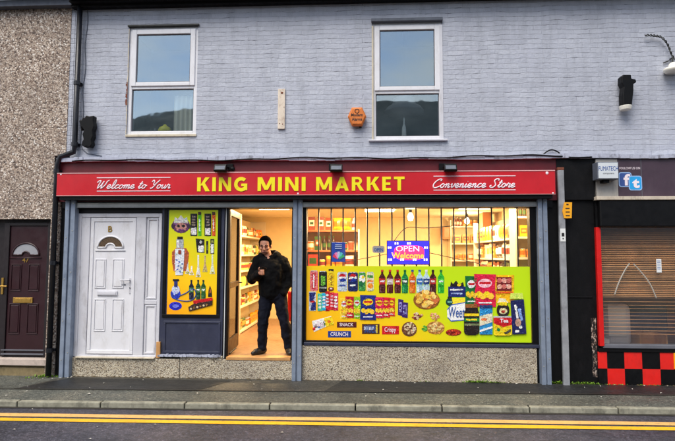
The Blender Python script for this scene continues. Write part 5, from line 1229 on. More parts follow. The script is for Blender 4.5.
heap(409.3, 328.3, 7.6, 7.4, rgb(110, 66, 40), [rgb(236, 216, 180), rgb(214, 190, 150), rgb(200, 170, 130)], 50, 6, br=1.0)
heap(435.5, 327, 9, 6.6, rgb(190, 130, 60), [rgb(236, 200, 120), rgb(224, 180, 96), rgb(246, 220, 150)], 44, 7, br=1.2)
heap(424.6, 328.5, 3, 3, None, [rgb(90, 170, 50), rgb(120, 190, 60), rgb(60, 140, 40)], 16, 8, name='printed_leaves', br=1.2)
heap(453.5, 332, 7.8, 3.4, rgb(150, 40, 20), [rgb(190, 40, 20), rgb(214, 70, 30), rgb(140, 24, 16)], 40, 9, name='printed_spice', br=.9)
p = Pic(PY); p.poly([(312, 321), (331, 316), (334, 323), (314, 332)], W_); p.poly([(324, 318), (332, 316.6), (334, 324), (326, 327)], YEL)
for k, c in enumerate((RED, rgb(40, 90, 200), GRN, rgb(230, 110, 20))): p.el(314 + k * 5, 329 - k * 2.5, 1.4, 1.4, c)
p.poly([(314, 325), (324, 322), (324.6, 324.4), (314.8, 327.6)], BRN); o_ = p.done(poster, 'printed_sweets'); ltr_px('m&m', 314.6, 321.6, 324, 326.6, PY - .012, 'letter_white', o_, bold=.03, ext=.001)
def bar(q, c, t, tc, sk=0):
    x0, y0, x1, y1 = q; p = Pic(PY); p.poly([(x0, y0 + sk), (x1, y0), (x1, y1 - sk), (x0, y1)], c); o_ = p.done(poster, 'printed_bar', .5)
    ltr_px(t, x0 + 2.5, y0 + 1.2, x1 - 3, y1 - 1.2, PY - .009, tc, o_, bold=.01, ext=.001)
bar((337, 321.8, 356.5, 327.5), rgb(84, 24, 22), 'SNACK', 'letter_white'); bar((328, 331, 351, 337.4), rgb(30, 60, 140), 'CRUNCH', 'letter_white'); bar((362, 324, 379.5, 334), rgb(74, 38, 26), 'SNICKERS', 'ink_blue'); bar((382, 326, 399, 334.4), RED, 'Crispy', 'letter_white')
p = Pic(PY - .003); p.r(364, 326.5, 374, 330, rgb(214, 220, 232)); p.r(375.6, 325, 377.4, 333, YEL); p.done(poster, 'printed_label', 0)
# right cluster
p = Pic(PY); p.r(448.2, 286.5, 466, 297.2, NAV); p.r(450, 289, 463, 290.4, W_); p.r(451, 292.6, 462, 294, rgb(150, 170, 220)); p.poly([(450, 286.4), (451, 281.5), (453, 284), (456, 280.5), (459, 284.5), (463, 282), (464, 286.4)], K_); p.el(459, 285, 2, 1.3, YEL); p.done(poster, 'printed_box')
p = Pic(PY); p.el(449.6, 302, 3.9, 4, rgb(10, 66, 56)); p.r(447.6, 296.6, 451.8, 298.6, K_); p.r(447.4, 301, 452, 303, rgb(110, 170, 150)); p.done(poster, 'printed_jar')
p = Pic(PY - .001); p.r(452, 298, 468, 304, rgb(246, 222, 50)); p.poly([(447, 309.5), (451, 304.5), (468, 301.5), (468, 320), (451, 321.5), (447.4, 317.5)], W_); ob = p.done(poster, 'printed_box', 0)
p = Pic(PY - .0028); p.poly([(447, 309.5), (451, 304.5), (468, 301.5), (468, 302.4), (451.4, 305.5), (447.8, 310)], rgb(60, 100, 190)); p.poly([(447.4, 317.5), (451, 321.5), (468, 320), (468, 319.2), (451.2, 320.5), (448, 317)], rgb(60, 100, 190)); p.done(ob, 'printed_border')
ltr_px('Weet', 448.6, 307, 464.6, 317.5, PY - .009, 'ink_blue', ob, bold=.005, ext=.001, shear=.1)
par_ = poster
crisp(465, 276, 477.5, 305, rgb(16, 110, 50), W_, PY - .002); crisp(474, 274, 496, 307, rgb(220, 30, 70), rgb(250, 200, 210), PY - .006)
p = Pic(PY); p.r(494, 275, 514, 303, rgb(248, 190, 20)); p.r(496.5, 277, 511.5, 291, rgb(120, 30, 30)); [p.el(499.5 + 4.6 * (k % 3), 280.5 + 6 * (k // 3), 2.6, 2.4, (rgb(210, 110, 100), rgb(234, 170, 150))[k % 2], 10) for k in range(6)]; p.r(495.4, 291.6, 512.6, 293.2, rgb(230, 90, 30)); p.poly([(497, 303), (499, 298), (505, 298.6), (508, 303)], rgb(236, 226, 190)); p.done(poster, 'printed_packet')
p = Pic(PY - .012); p.poly([(465, 304.5), (477.6, 304.5), (478, 310), (479.2, 313), (479.2, 332), (478, 334), (475, 335), (468, 335), (465, 334), (464, 332), (464, 313), (465.4, 310)], rgb(34, 24, 22)); p.r(465.4, 304, 477.4, 307.6, rgb(150, 90, 40)); p.r(464.4, 313.5, 479, 316, YEL); p.r(464.4, 318, 479, 321.4, GRN); p.r(466, 318.8, 477, 320.4, YEL); p.r(464.4, 323.5, 479, 325.4, rgb(120, 130, 90)); p.done(poster, 'printed_jar')
p = Pic(PY - .012); p.r(479.6, 305, 492.4, 334.4, rgb(40, 140, 200)); p.r(479.6, 305, 492.4, 308.4, rgb(30, 60, 110)); p.poly([(479.6, 316), (492.4, 312.6), (492.4, 322), (479.6, 326)], rgb(226, 220, 190)); p.el(484, 319.5, 3, 1.5, rgb(230, 120, 60)); p.poly([(479.6, 330), (492.4, 326), (492.4, 328), (479.6, 332)], W_); p.done(poster, 'printed_tin')
p = Pic(PY - .012); p.el(503, 310, 6.4, 7.6, rgb(36, 24, 20)); p.r(498.6, 302, 507, 305.4, YEL); p.el(503, 311, 4.2, 3, rgb(232, 222, 170)); p.el(503, 311.6, 2, 1.4, rgb(150, 50, 30)); p.done(poster, 'printed_jar')
p = Pic(PY - .018); p.poly([(493.4, 317), (512.4, 317), (512, 334.4), (509, 335.6), (496, 335.6), (493.8, 334.4)], rgb(240, 210, 30)); p.poly([(493.4, 317), (512.4, 317), (512.4, 324.6), (503, 327.2), (493.4, 323)], RED); p.r(493.4, 316, 512.4, 317.6, rgb(190, 190, 190)); p.el(498.4, 329.6, 1.7, 1.7, GRN); p.poly([(504, 333), (510, 329), (511, 331), (506, 334.6)], rgb(60, 60, 50)); o_ = p.done(poster, 'printed_tin')
ltr_px('Tea', 500, 318.8, 508.4, 322.6, PY - .030, 'letter_white', o_, bold=.03, ext=.001)
p = Pic(PY - .02); p.poly([(509.6, 299), (510.6, 293), (522.4, 293), (523.4, 299)], rgb(206, 226, 96)); p.poly([(510.4, 300.5), (523.8, 299.5), (526.4, 333.8), (512.4, 334.4)], rgb(26, 32, 88)); p.poly([(514, 305), (516, 304.4), (518.6, 318), (516.4, 318.6)], W_); p.poly([(517.6, 309), (520.4, 308), (523, 320), (520.4, 321)], rgb(130, 160, 220)); p.el(518, 322.5, 3, 4, rgb(190, 150, 130)); p.el(520.5, 327, 1.8, 1.6, W_); p.r(515, 330, 519, 332.4, W_); p.done(poster, 'printed_box')

# vape poster in the narrow panel
VY = .020
va = rect(168, 209.5, 218.3, 315.2, VY)
vp = thing('window_poster', ((va[0] + va[1]) / 2, VY, va[2]), 'tall yellow poster of vapes and water pipes between the white door and the doorway', 'poster')
gradient_vinyl('vape_vinyl', P(175, 318, VY), P(212, 240, VY), rgb(252, 164, 6), rgb(252, 204, 6), rgb(206, 220, 10))
m_ = MB(); m_.box(va[0], va[1], VY, VY + .008, va[2], va[3]); m_.build('vinyl_sheet', 'vape_vinyl', vp)
poster_v = vp
p = Pic(VY); p.el(181, 225.5, 9, 7.6, rgb(110, 60, 110)); p.poly([(174, 223), (175, 217), (178, 219), (181, 215), (184, 219), (187, 217), (188, 223)], rgb(226, 224, 222)); p.el(181, 227, 5.6, 4.4, rgb(200, 140, 130)); p.el(178.6, 226, 1.4, 1.4, K_); p.el(183.6, 226, 1.4, 1.4, K_); p.r(178.4, 229.4, 184, 231, rgb(90, 40, 110)); p.el(173, 226, 1.5, 2.6, rgb(60, 40, 60)); p.el(189, 226, 1.5, 2.6, rgb(60, 40, 60)); p.done(vp, 'printed_ornament')
for x0 in (190.5, 204.5):
    p = Pic(VY); p.r(x0, 213.6, x0 + 6.8, 236, K_); p.r(x0 + .8, 228, x0 + 6, 234.8, W_); [p.r(x0 + 1.6, 216 + k * 2.8, x0 + 5, 217.6 + k * 2.8, rgb(150, 130, 120)) for k in range(4)]; p.done(vp, 'printed_box')
    p = Pic(VY); cc = rgb(90, 190, 30) if x0 < 200 else rgb(226, 96, 30); p.r(x0 + 7.6, 213, x0 + 11, 236, cc); p.r(x0 + 7.6, 212, x0 + 10.6, 215, rgb(70, 40, 20)); p.r(x0 + 8.6, 219, x0 + 9.6, 231, W_); p.done(vp, 'printed_vape')
p = Pic(VY); p.poly([(195.6, 238.4), (204.4, 239.4), (204.4, 253), (197, 252.4)], K_); p.r(198.4, 245.6, 203.6, 252, W_); p.el(201, 242, 1.4, 1.4, rgb(180, 180, 180)); p.done(vp, 'printed_box')
p = Pic(VY); p.r(206.2, 241, 208.2, 253.6, K_); p.r(206.6, 245, 207.8, 250, rgb(90, 100, 60)); p.done(vp, 'printed_vape')
p = Pic(VY); p.r(210.4, 239, 214.2, 253.8, rgb(40, 40, 40)); p.r(211, 244, 213.6, 253, W_); p.r(211.4, 240.4, 213.4, 243, rgb(160, 170, 90)); p.done(vp, 'printed_box')
p = Pic(VY); p.poly([(172, 252), (176, 248), (186, 248), (189, 253), (188, 262), (186, 271), (173.6, 271), (172, 262)], rgb(178, 92, 60)); p.r(176.4, 239, 183.6, 248.4, rgb(170, 176, 180)); p.r(177.4, 236.6, 182.8, 239.4, K_); p.r(177.6, 240, 179, 247.6, W_); p.poly([(175.4, 249), (184.6, 249), (184, 262), (183, 275), (175.6, 275), (175, 262)], rgb(224, 230, 238)); [p.el(177 + (k * 2.7) % 6.4, 260 + k * 1.9, .9, .8, rgb(60, 100, 180), 7) for k in range(7)]; p.r(178.6, 250, 181.4, 254, rgb(140, 60, 40)); p.done(vp, 'printed_water_pipe')
for (xc, y0, y1, c) in ((187.6, 262, 274, rgb(226, 220, 220)), (191.6, 266, 275, rgb(240, 232, 220)), (198.3, 255, 277, rgb(232, 230, 220)), (205, 255.4, 272, rgb(196, 170, 120)), (212.4, 254.6, 274, rgb(222, 226, 200))):
    p = Pic(VY); h = y1 - y0; p.poly([(xc - .8, y0), (xc + .8, y0), (xc + .8, y0 + h * .5), (xc + 2.6, y1), (xc - 2.6, y1), (xc - .8, y0 + h * .5)], c); p.el(xc, y1 - 1.4, 1.8, 1, rgb(190, 180, 90)); p.done(vp, 'printed_glass_pipe')
p = Pic(VY); p.el(175.5, 306, 6.4, 4.2, rgb(30, 40, 190)); p.el(175.6, 294, 5.0, 5.4, rgb(40, 60, 190)); p.el(175.8, 289.6, 4.0, 4.4, rgb(200, 208, 230)); p.r(174.2, 281, 177.6, 287, rgb(40, 50, 120)); p.r(173, 279, 179, 281, K_); p.el(175.8, 306, 3.4, 1.8, rgb(110, 120, 230)); p.el(174.6, 293, 1.2, 2.4, rgb(180, 190, 240)); p.done(vp, 'printed_hookah')
hs = MB(); hs.tube([tuple(P(x, y, VY) + Vector((0, -.004, 0))) for x, y in cr([(171, 292), (174, 298), (184, 301), (192, 300), (196, 295), (195, 290), (192, 289), (186, 293), (179, 296)])], .0075, 6); hs.build('printed_hose', 'ink_blue', vp)
for xc, c in ((191.4, rgb(20, 26, 60)), (198.2, rgb(20, 70, 40)), (203.4, rgb(30, 90, 40))): pbottle(xc, c, rgb(70, 120, 60), K_, 280, 299.6, VY, 2.4, vp)
p = Pic(VY); p.poly([(208, 297), (208.6, 290), (210, 285.4), (211.6, 290), (212.2, 297)], K_); p.el(210.2, 291, .9, 2.6, rgb(160, 90, 40)); p.done(vp, 'printed_lighter')
p = Pic(VY - .008); p.poly([(193, 300.6), (212.4, 297.4), (212.6, 300.4), (193.6, 304.4)], RED); p.poly([(188.4, 307), (194, 303.6), (212.6, 300.6), (212.2, 305), (189, 311.4)], rgb(60, 40, 34)); [p.el(191 + k * 3.2, 308.6 - k * .8, 1.1, 1.1, (rgb(220, 200, 160), rgb(150, 110, 60))[k % 2], 8) for k in range(6)]; p.done(vp, 'printed_case')

# ------------------------------------------------------------------ signs in the window
a = rect(386.8, 240.6, 429.6, 264.8, .06)
os_ = thing('open_sign', ((a[0] + a[1]) / 2, .06, a[2]), 'lit blue and pink LED sign reading OPEN Welcome in the shop window', 'sign')
m_ = MB(); m_.box(a[0], a[1], .055, .08, a[2], a[3]); m_.build('case', 'frame_black', os_, .003)
m_ = MB(); m_.box(a[0] + .01, a[1] - .01, .0525, .0545, a[2] + .01, a[3] - .01); m_.build('blue_panel', 'led_blue', os_)
q = rect(394, 245.4, 424.4, 260, .052); m_ = MB(); n_ = 20; cxq, czq = (q[0] + q[1]) / 2, (q[2] + q[3]) / 2
m_.prism([(cxq + (q[1] - q[0]) / 2 * math.copysign(abs(math.cos(t)) ** .6, math.cos(t)), czq + (q[3] - q[2]) / 2 * math.copysign(abs(math.sin(t)) ** .6, math.sin(t))) for t in [2 * math.pi * k / n_ for k in range(n_)]], .0505, .052); m_.build('red_panel', 'led_red', os_)
ltr_px('OPEN', 396, 245.8, 419.2, 251.4, .050, 'led_pink', os_, bold=.0, ext=.002)
ltr_px('Welcome', 391.4, 252.4, 424, 258.6, .050, 'led_orange', os_, bold=.02, ext=.002)
m_ = MB()
for x, y in ((396.5, 243.4), (409, 243.4), (389.6, 247.6), (426, 247.6), (390, 259.6), (402, 259.6), (414.6, 259.6), (425.6, 259.6)):
    for dx in (-1.1, 1.1): q = rect(x + dx - .7, y - 1.1, x + dx + .7, y + 1.1, .05); m_.box(q[0], q[1], .049, .0515, q[2], q[3])
m_.build('led_cluster', 'led_white', os_)
m_ = MB(); m_.tube(cr([tuple(P(394, 241, .07)), tuple(P(406, 228, .09)), tuple(P(425, 228, .09)), tuple(P(452, 226, .12))]), .006, 6); m_.tube([tuple(P(345, 262, .09)), tuple(P(387, 254, .07))], .005, 6); m_.tube([tuple(P(430, 253, .07)), tuple(P(486, 265, .09))], .005, 6); m_.build('power_lead', 'bar_brown', os_)
a = rect(372.4, 245.8, 384.6, 253, .07); t = thing('small_open_sign', ((a[0] + a[1]) / 2, .07, a[2]), 'small grey sign reading OPEN left of the illuminated sign', 'sign')
m_ = MB(); m_.prism(rrect(a[0], a[1], a[2], a[3], .03), .066, .07); m_.build('plate', 'grey_board', t); ltr_px('OPEN', 374, 248, 383, 251.6, .0655, 'ink_blue', t, bold=.03, ext=.001)
a = rect(331.6, 242.2, 345.4, 262, .06); t = thing('window_card', ((a[0] + a[1]) / 2, .06, a[2]), 'blue card with a colourful fan of shapes hung inside the window', 'card')
if 'card_blue' not in MATS: mat('card_blue', rgb(24, 66, 170), .4, var=.06)
m_ = MB(); m_.box(a[0], a[1], .058, .062, a[2], a[3]); m_.build('card_sheet', 'card_blue', t, .002)
p = Pic(.0575)
for k, c in enumerate((rgb(230, 50, 90), rgb(240, 130, 190), rgb(200, 210, 235), rgb(90, 200, 210), rgb(50, 180, 110))):
    t_ = R(150 - k * 30); cx_, cy_ = 338.6, 259; p.poly([(cx_ + 1.2 * math.cos(t_ + .9), cy_ - 1.2 * math.sin(t_ + .9)), (cx_ + 6.4 * math.cos(t_ + .2), cy_ - 7.5 * math.sin(t_ + .2)), (cx_ + 6.4 * math.cos(t_ - .2), cy_ - 7.5 * math.sin(t_ - .2)), (cx_ + 1.2 * math.cos(t_ - .9), cy_ - 1.2 * math.sin(t_ - .9))], c)
for k in range(3): p.r(335, 244.4 + k * 1.8, 342, 245.3 + k * 1.8, rgb(190, 205, 240))
p.build('printed_fan', 'print_ink', t)

# ------------------------------------------------------------------ the man
MO = P(272, 352, .28); MO.z = FH
def mp(px, z, y=0): return Vector((P(px, 290, .28).x - MO.x, y, z))
def remesh(o, vox, sm=4, disp=0):
    m = o.modifiers.new('remesh', 'REMESH'); m.mode = 'VOXEL'; m.voxel_size = vox; m.use_smooth_shade = True
    s = o.modifiers.new('smooth', 'SMOOTH'); s.factor = .5; s.iterations = sm
    if disp:
        tx = bpy.data.textures.new('folds', 'CLOUDS'); tx.noise_scale = .11; tx.noise_depth = 2
        d = o.modifiers.new('folds', 'DISPLACE'); d.texture = tx; d.strength = disp; d.mid_level = .5
def localobj(mb, name, m, parent):
    o = mb.build(name, m, None, smooth=True)
    if parent is not None: o.parent = parent
    return o
sc_ = 1 / 68.0
J = dict(hipL=Vector((-.09, .0, .86)), hipR=Vector((.10, .0, .86)), kneeL=Vector((-.135, -.04, .47)), kneeR=Vector((.185, -.02, .47)), ankL=Vector((-.15, .02, .09)), ankR=Vector((.235, .06, .09)),
         pel=Vector((.0, .0, .93)), chest=Vector((-.02, .0, 1.22)), neck=Vector((-.06, .0, 1.44)), shL=Vector((-.22, .0, 1.36)), shR=Vector((.14, .0, 1.355)),
         elL=Vector((-.31, -.02, 1.10)), haL=Vector((-.15, -.24, 1.19)), elR=Vector((.262, .04, 1.10)), haR=Vector((.175, -.07, .91)), head=Vector((-.115, -.02, 1.61)))
HC = J['head']
b = MB()
b.caps(J['pel'], J['chest'], .125, .14); b.caps(J['chest'], J['neck'] - Vector((0, 0, .08)), .14, .09)
b.caps(J['neck'] - Vector((0, 0, .06)), HC - Vector((-.01, -.01, .06)), .058, .055)
for s_ in 'LR':
    b.caps(J['hip' + s_], J['knee' + s_], .085, .055); b.caps(J['knee' + s_], J['ank' + s_], .055, .036); b.caps(J['neck'] - Vector((0, 0, .07)), J['sh' + s_], .06, .055)
    b.caps(J['sh' + s_], J['el' + s_], .05, .04); b.caps(J['el' + s_], J['ha' + s_], .04, .028)
HRM = Matrix.Rotation(R(16), 3, 'X')
def HR(v):
    d_ = Vector(v) - HC; d_ = Vector((d_.x * 1.12, d_.y * 1.03, d_.z * 1.03)); return HC + HRM @ d_ + Vector((0, -.012, -.022))
head0 = len(b.v)
# head: cranium, jaw, nose, ears, brow, cheeks
b.ball(HC + Vector((0, .01, .02)), (.076, .092, .1), 20, 14); b.ball(HC + Vector((0, -.022, -.045)), (.058, .066, .068), 18, 12); b.ball(HC + Vector((0, -.06, -.088)), (.028, .026, .022), 12, 8)
b.caps(HC + Vector((0, -.085, .012)), HC + Vector((0, -.105, -.022)), .009, .015, 8); b.ball(HC + Vector((0, -.098, -.03)), (.019, .014, .01), 10, 6)
for s_ in (-1, 1):
    b.ball(HC + Vector((s_ * .077, .008, -.008)), (.012, .022, .033), 10, 8); b.ball(HC + Vector((s_ * .04, -.062, -.02)), (.026, .024, .022), 10, 8); b.caps(HC + Vector((s_ * .012, -.083, .024)), HC + Vector((s_ * .05, -.07, .024)), .010, .010, 8)
b.ball(HC + Vector((0, -.08, -.057)), (.025, .014, .012), 10, 6)
for v_ in b.v[head0:]: v_[:] = HR(v_)
# right hand (image left) round the phone
ph = J['haL'] + Vector((.05, -.03, .03))       # phone centre
fd = (J['haL'] - J['elL']).normalized()
pal0 = J['haL'] + fd * .005; palm = J['haL'] + fd * .055
b.caps(pal0, palm + Vector((0, 0, .012)), .026, .028); b.caps(pal0, palm + Vector((0, 0, -.015)), .024, .026)
for k, (ln, dz) in enumerate(((.036, .026), (.040, .006), (.038, -.014), (.030, -.033))):
    k0 = palm + Vector((.01, -.012, dz)); k1 = k0 + Vector((.034, -.022, .004)); k2 = k1 + Vector((.004, -.02 - ln * .3, .004)); k3 = k2 + Vector((-.02, -.012, .002))
    b.caps(k0, k1, .010, .0092, 8); b.caps(k1, k2, .0092, .0085, 8); b.caps(k2, k3, .0085, .0075, 8)
t0 = palm + Vector((-.018, -.01, .02)); t1 = t0 + Vector((-.01, -.03, .028)); t2 = t1 + Vector((.014, -.02, .022)); b.caps(t0, t1, .0125, .011, 8); b.caps(t1, t2, .011, .009, 8)
# left hand in pocket
b.caps(J['haR'], J['haR'] + Vector((-.03, .03, -.05)), .03, .025)
man = b.build('person', 'skin', None, smooth=True); remesh(man, .0062, 3)
tag(man, 'man in a black hooded jacket and dark jeans holding a phone in the shop doorway', 'person')
man.location = MO
# hair, brows, stubble and chin shade, eyes
h = MB(); hc = HC + Vector((0, .018, .04)); hq = random.Random(4)
h.ball(hc, (.086, .098, .106), 32, 22)
for v in h.v:
    r_ = v - hc
    if r_.y < -.03 and r_.z < .052: v.y = max(v.y, HC.y - .04)
    if r_.z < -.045: v.z = hc.z - .045 + (r_.z + .045) * .3
    if r_.y < -.06: v.y += .010
    v += r_ * hq.uniform(-.03, .055)
_h=h
for v_ in h.v: v_[:] = HR(v_)
localobj(h, 'hair', 'hair', man)
br = MB()
for s_ in (-1, 1): br.tube([HC + Vector((s_ * .014, -.095, .032)), HC + Vector((s_ * .032, -.092, .038)), HC + Vector((s_ * .054, -.077, .033))], [.004, .005, .002], 6)
for v_ in br.v: v_[:] = HR(v_)
localobj(br, 'eyebrow', 'hair', man)
bd_ = MB(); bd_.ball(HC + Vector((0, -.028, -.058)), (.0595, .066, .062), 20, 14)
bd_.v = [v if v.z < HC.z - .045 else Vector((v.x * .96 + HC.x * .04, v.y + .02, HC.z - .045)) for v in bd_.v]
for v_ in bd_.v: v_[:] = HR(v_)
localobj(bd_, 'beard_chin_shade', 'beard_chin_shade', man)  # stubble mesh whose darker tone also holds the shade under the chin
pu = MB()
for s_ in (-1, 1):
    ey = MB(); ey.ball(HC + Vector((s_ * .03, -.083, .008)), (.010, .004, .0035)); [v_.__setitem__(slice(None), HR(v_)) for v_ in ey.v]; e_ = localobj(ey, 'eye', 'eye_white', man)
    pu = MB(); pu.ball(HC + Vector((s_ * .030, -.0855, .008)), (.006, .003, .0036)); [v_.__setitem__(slice(None), HR(v_)) for v_ in pu.v]; localobj(pu, 'pupil', 'hair', e_)
li = MB(); li.ball(HC + Vector((0, -.092, -.06)), (.022, .006, .006)); [v_.__setitem__(slice(None), HR(v_)) for v_ in li.v]; localobj(li, 'mouth', 'lips', man)
# jacket
j = MB()
j.caps(Vector((-.015, .0, .93)), Vector((-.02, .0, 1.22)), .19, .205, 16); j.caps(Vector((-.10, .0, .90)), Vector((-.13, .0, 1.26)), .115, .11, 16); j.caps(Vector((.10, .0, .90)), Vector((.085, .0, 1.26)), .115, .11, 16)
j.caps(Vector((-.12, 0, 1.30)), Vector((.06, 0, 1.32)), .115, .11, 14)
for s_ in 'LR':
    j.caps(J['neck'] - Vector((0, -.01, .07)), J['sh' + s_], .10, .09); j.caps(J['sh' + s_], J['el' + s_], .093, .08)
    e = J['el' + s_]; w_ = J['ha' + s_]; j.caps(e, e + (w_ - e) * (.86 if s_ == 'L' else 1.02), .08, .062)
j.v = [Vector((v.x, v.y * .86, max(v.z, .80))) for v in j.v] 
# undo the squash on forearms: rebuild forearm at true depth
e = J['elL']; w_ = J['haL']; j.caps(e, e + (w_ - e) * .86, .074, .05)
# hood rolled behind and round the neck
for k in range(9):
    t = math.pi * (-.12 + 1.24 * k / 8); t2_ = math.pi * (-.12 + 1.24 * (k + 1) / 8)
    q = lambda a: J['neck'] + Vector((.118 * math.cos(a), .02 + .10 * math.sin(a), .012 + .035 * math.sin(a)))
    if k < 8: j.caps(q(t), q(t2_), .052, .052, 10)
j.caps(J['neck'] + Vector((.1, -.02, -.01)), J['neck'] + Vector((.03, -.1, -.10)), .035, .025); j.caps(J['neck'] + Vector((-.1, -.02, -.01)), J['neck'] + Vector((-.01, -.1, -.10)), .035, .025)
jo = localobj(j, 'jacket', 'jacket', man); remesh(jo, .011, 2, .045)
# jeans
tr = MB()
tr.caps(Vector((-.06, 0, .86)), Vector((.07, 0, .86)), .125, .125)
for s_ in 'LR':
    tr.caps(J['hip' + s_], J['knee' + s_], .11, .082); tr.caps(J['knee' + s_], J['ank' + s_] + Vector((0, 0, .03)), .082, .07)
    tr.caps(J['ank' + s_] + Vector((0, 0, .04)), J['ank' + s_] + Vector((0, -.02, .0)), .068, .064)
to_ = localobj(tr, 'jeans', 'jeans', man); remesh(to_, .011, 2, .04)
for s_, yawf in (('L', -.55), ('R', .25)):
    f_ = MB(); a = J['ank' + s_]; d_ = Vector((math.sin(yawf), -math.cos(yawf), 0))
    f_.caps(Vector((a.x, a.y, .05)) - d_ * .03, Vector((a.x, a.y, .045)) + d_ * .13, .052, .048, 14); f_.caps(Vector((a.x, a.y, .045)) + d_ * .1, Vector((a.x, a.y, .035)) + d_ * .19, .045, .034, 14); f_.caps(Vector((a.x, a.y + .0, .06)), Vector((a.x, a.y + .0, .12)), .056, .054, 14)
    f_.v = [Vector((v.x, v.y, max(v.z, .002))) for v in f_.v]
    so = localobj(f_, 'shoe', 'shoe', man); remesh(so, .008, 2)
# phone
pt = thing('mobile_phone', MO + ph, 'black mobile phone held in front of the man', 'phone')
c = MO + ph + Vector((-.005, -.02, 0)); m_ = MB(); m_.box(-.037, .037, -.004, .004, -.075, .075); o_ = m_.build('phone_body', 'frame_black', None, .003); o_.parent = pt; o_.rotation_euler = (R(28), R(24), R(8)); 
m_ = MB(); m_.box(-.033, .033, .0045, .005, -.068, .068); o_ = m_.build('screen', 'gutter_board', None); o_.parent = pt; o_.rotation_euler = (R(28), R(24), R(8))

# ------------------------------------------------------------------ weeds and litter
wd = MB(); r_ = random.Random(11)
def tuft(px, py, n, hgt, spread):
    c = G(px, py, .004)
    for k in range(n):
        a = r_.uniform(0, 6.28); q = r_.uniform(0, spread); bx_, by_ = c.x + q * math.cos(a) * 1.8, min(c.y + q * math.sin(a) * .5, -.02); h_ = hgt * r_.uniform(.4, 1.1); ln = r_.uniform(0, 6.28); ben = h_ * r_.uniform(.3, 1.1); w = r_.uniform(.004, .012)
        tx, ty = math.cos(ln), math.sin(ln); m1 = Vector((bx_ + tx * ben * .4, by_ + ty * ben * .4, h_ * .65)); t1_ = Vector((bx_ + tx * ben, by_ + ty * ben, h_ * r_.uniform(.6, 1))); sx, sy = -ty * w, tx * w
        wd.face([(bx_ - sx * .4, by_ - sy * .4, 0), (bx_ + sx * .4, by_ + sy * .4, 0), (m1.x + sx, m1.y + sy, m1.z), tuple(t1_), (m1.x - sx, m1.y - sy, m1.z)])
for px, py, n, h_, s_ in ((556, 382, 60, .05, .08), (580, 383, 45, .05, .09), (590, 383, 40, .035, .09), (470, 380, 46, .045, .11), (480, 380.5, 50, .05, .12), (492, 381, 36, .04, .12), (360, 379.5, 12, .03, .05), (42, 377, 36, .04, .12), (52, 376.5, 30, .04, .1), (32, 378, 16, .02, .1), (610, 383.5, 16, .02, .2), (650, 384.5, 18, .02, .2), (425, 380, 10, .025, .08)): tuft(px, py, n, h_, s_)
tag(wd.build('weeds', 'leaf'), 'low green weeds sprouting at the foot of the shopfronts', 'weeds', None, 'stuff')
lt = MB()
for px, py in [(52, 379.5), (68, 378.6), (72, 377.5), (71, 378.4), (60, 379), (328, 379.5), (300, 379), (395, 382), (415, 384), (356, 381.5), (36, 379), (43, 379.4), (104, 384), (375, 395), (250, 383), (505, 383), (600, 387), (615, 386), (644, 386.5), (632, 390), (668, 387), (20, 386), (143, 381), (290, 379.2), (309, 380), (331, 380)] + [(r_.uniform(0, 675), r_.uniform(383, 398)) for _ in range(26)]:
    c = G(px, py, .0); a = r_.uniform(0, 3.14); l = r_.uniform(.008, .024); w = l * r_.uniform(.3, .8); u = Vector((math.cos(a), math.sin(a), 0)) * l; v = Vector((-math.sin(a), math.cos(a), 0)) * w; z = .0125
    lt.face([tuple(Vector((c.x, c.y, z)) - u), tuple(Vector((c.x, c.y, z + .006)) - v), tuple(Vector((c.x, c.y, z)) + u), tuple(Vector((c.x, c.y, z + .008)) + v)])
for px, py in ((90, 440 - .5), (97, 427.5), (14, 430), (282, 433), (155, 425), (480, 436), (32, 409.5), (105, 408)):
    c = G(px, py, ROADZ); l = r_.uniform(.01, .02); lt.face([(c.x - l, c.y, ROADZ + .007), (c.x, c.y - l * .6, ROADZ + .012), (c.x + l, c.y, ROADZ + .007), (c.x, c.y + l * .7, ROADZ + .01)])
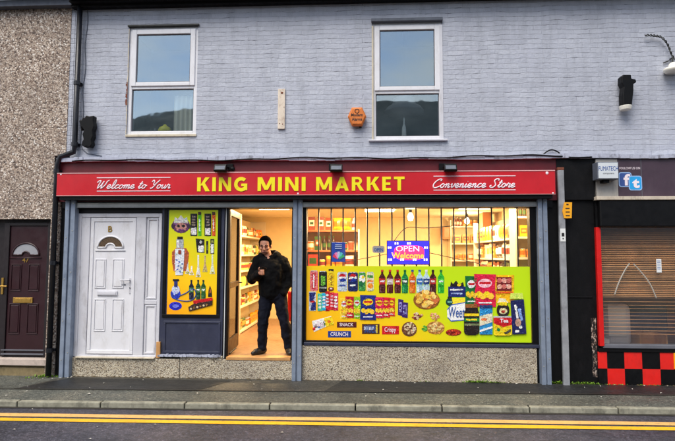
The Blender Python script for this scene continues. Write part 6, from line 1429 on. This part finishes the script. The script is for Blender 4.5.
tag(lt.build('litter', 'litter'), 'scattered pale flecks of litter and leaves on the pavement', 'litter', None, 'stuff')

# ------------------------------------------------------------------ light
w = bpy.data.worlds.new('World'); S.world = w; w.use_nodes = True; nt = w.node_tree
bg = nt.nodes['Background']; sky = nt.nodes.new('ShaderNodeTexSky'); sky.sky_type = 'NISHITA'; sky.sun_disc = False
EL, AZ = 55, 208
sky.sun_elevation = R(EL); sky.sun_rotation = R(AZ); sky.altitude = 100; sky.air_density = 1.0; sky.dust_density = .8; sky.ozone_density = 1.2
tc = nt.nodes.new('ShaderNodeTexCoord'); mpw = nt.nodes.new('ShaderNodeMapping'); mpw.inputs['Scale'].default_value = (1, 1, 2.6); nt.links.new(tc.outputs['Generated'], mpw.inputs[0])
cn = noise(nt, mpw.outputs[0], 2.3, 8, .58); cm = ramp(nt, cn, [(.36, (.1, .1, .1, 1)), (.6, (.95, .95, .95, 1))])
bwn = nt.nodes.new('ShaderNodeRGBToBW'); nt.links.new(sky.outputs[0], bwn.inputs[0])
cl = mix(nt, 1.0, bwn.outputs[0], (1.35, 1.36, 1.4, 1), 'MULTIPLY')
nt.links.new(mix(nt, cm, sky.outputs[0], cl), bg.inputs[0]); bg.inputs[1].default_value = .14
sl_ = bpy.data.lights.new('sun', 'SUN'); sl_.energy = 2.0; sl_.angle = R(40); sl_.color = (1, .93, .83)
so = bpy.data.objects.new('sun', sl_); COL.objects.link(so)
sd_ = Vector((math.sin(R(AZ)) * math.cos(R(EL)), math.cos(R(AZ)) * math.cos(R(EL)), math.sin(R(EL))))   # towards the sun
so.rotation_euler = sd_.to_track_quat('Z', 'Y').to_euler()
vs_ = S.view_settings; vs_.view_transform = 'Standard'; vs_.look = 'None'; vs_.exposure = 0.8; vs_.gamma = 1; vs_.use_curve_mapping = False
S.cycles.use_denoising = True; S.cycles.max_bounces = 8; S.cycles.transparent_max_bounces = 12; S.cycles.caustics_reflective = False; S.cycles.caustics_refractive = False
S.cycles.sample_clamp_indirect = 4
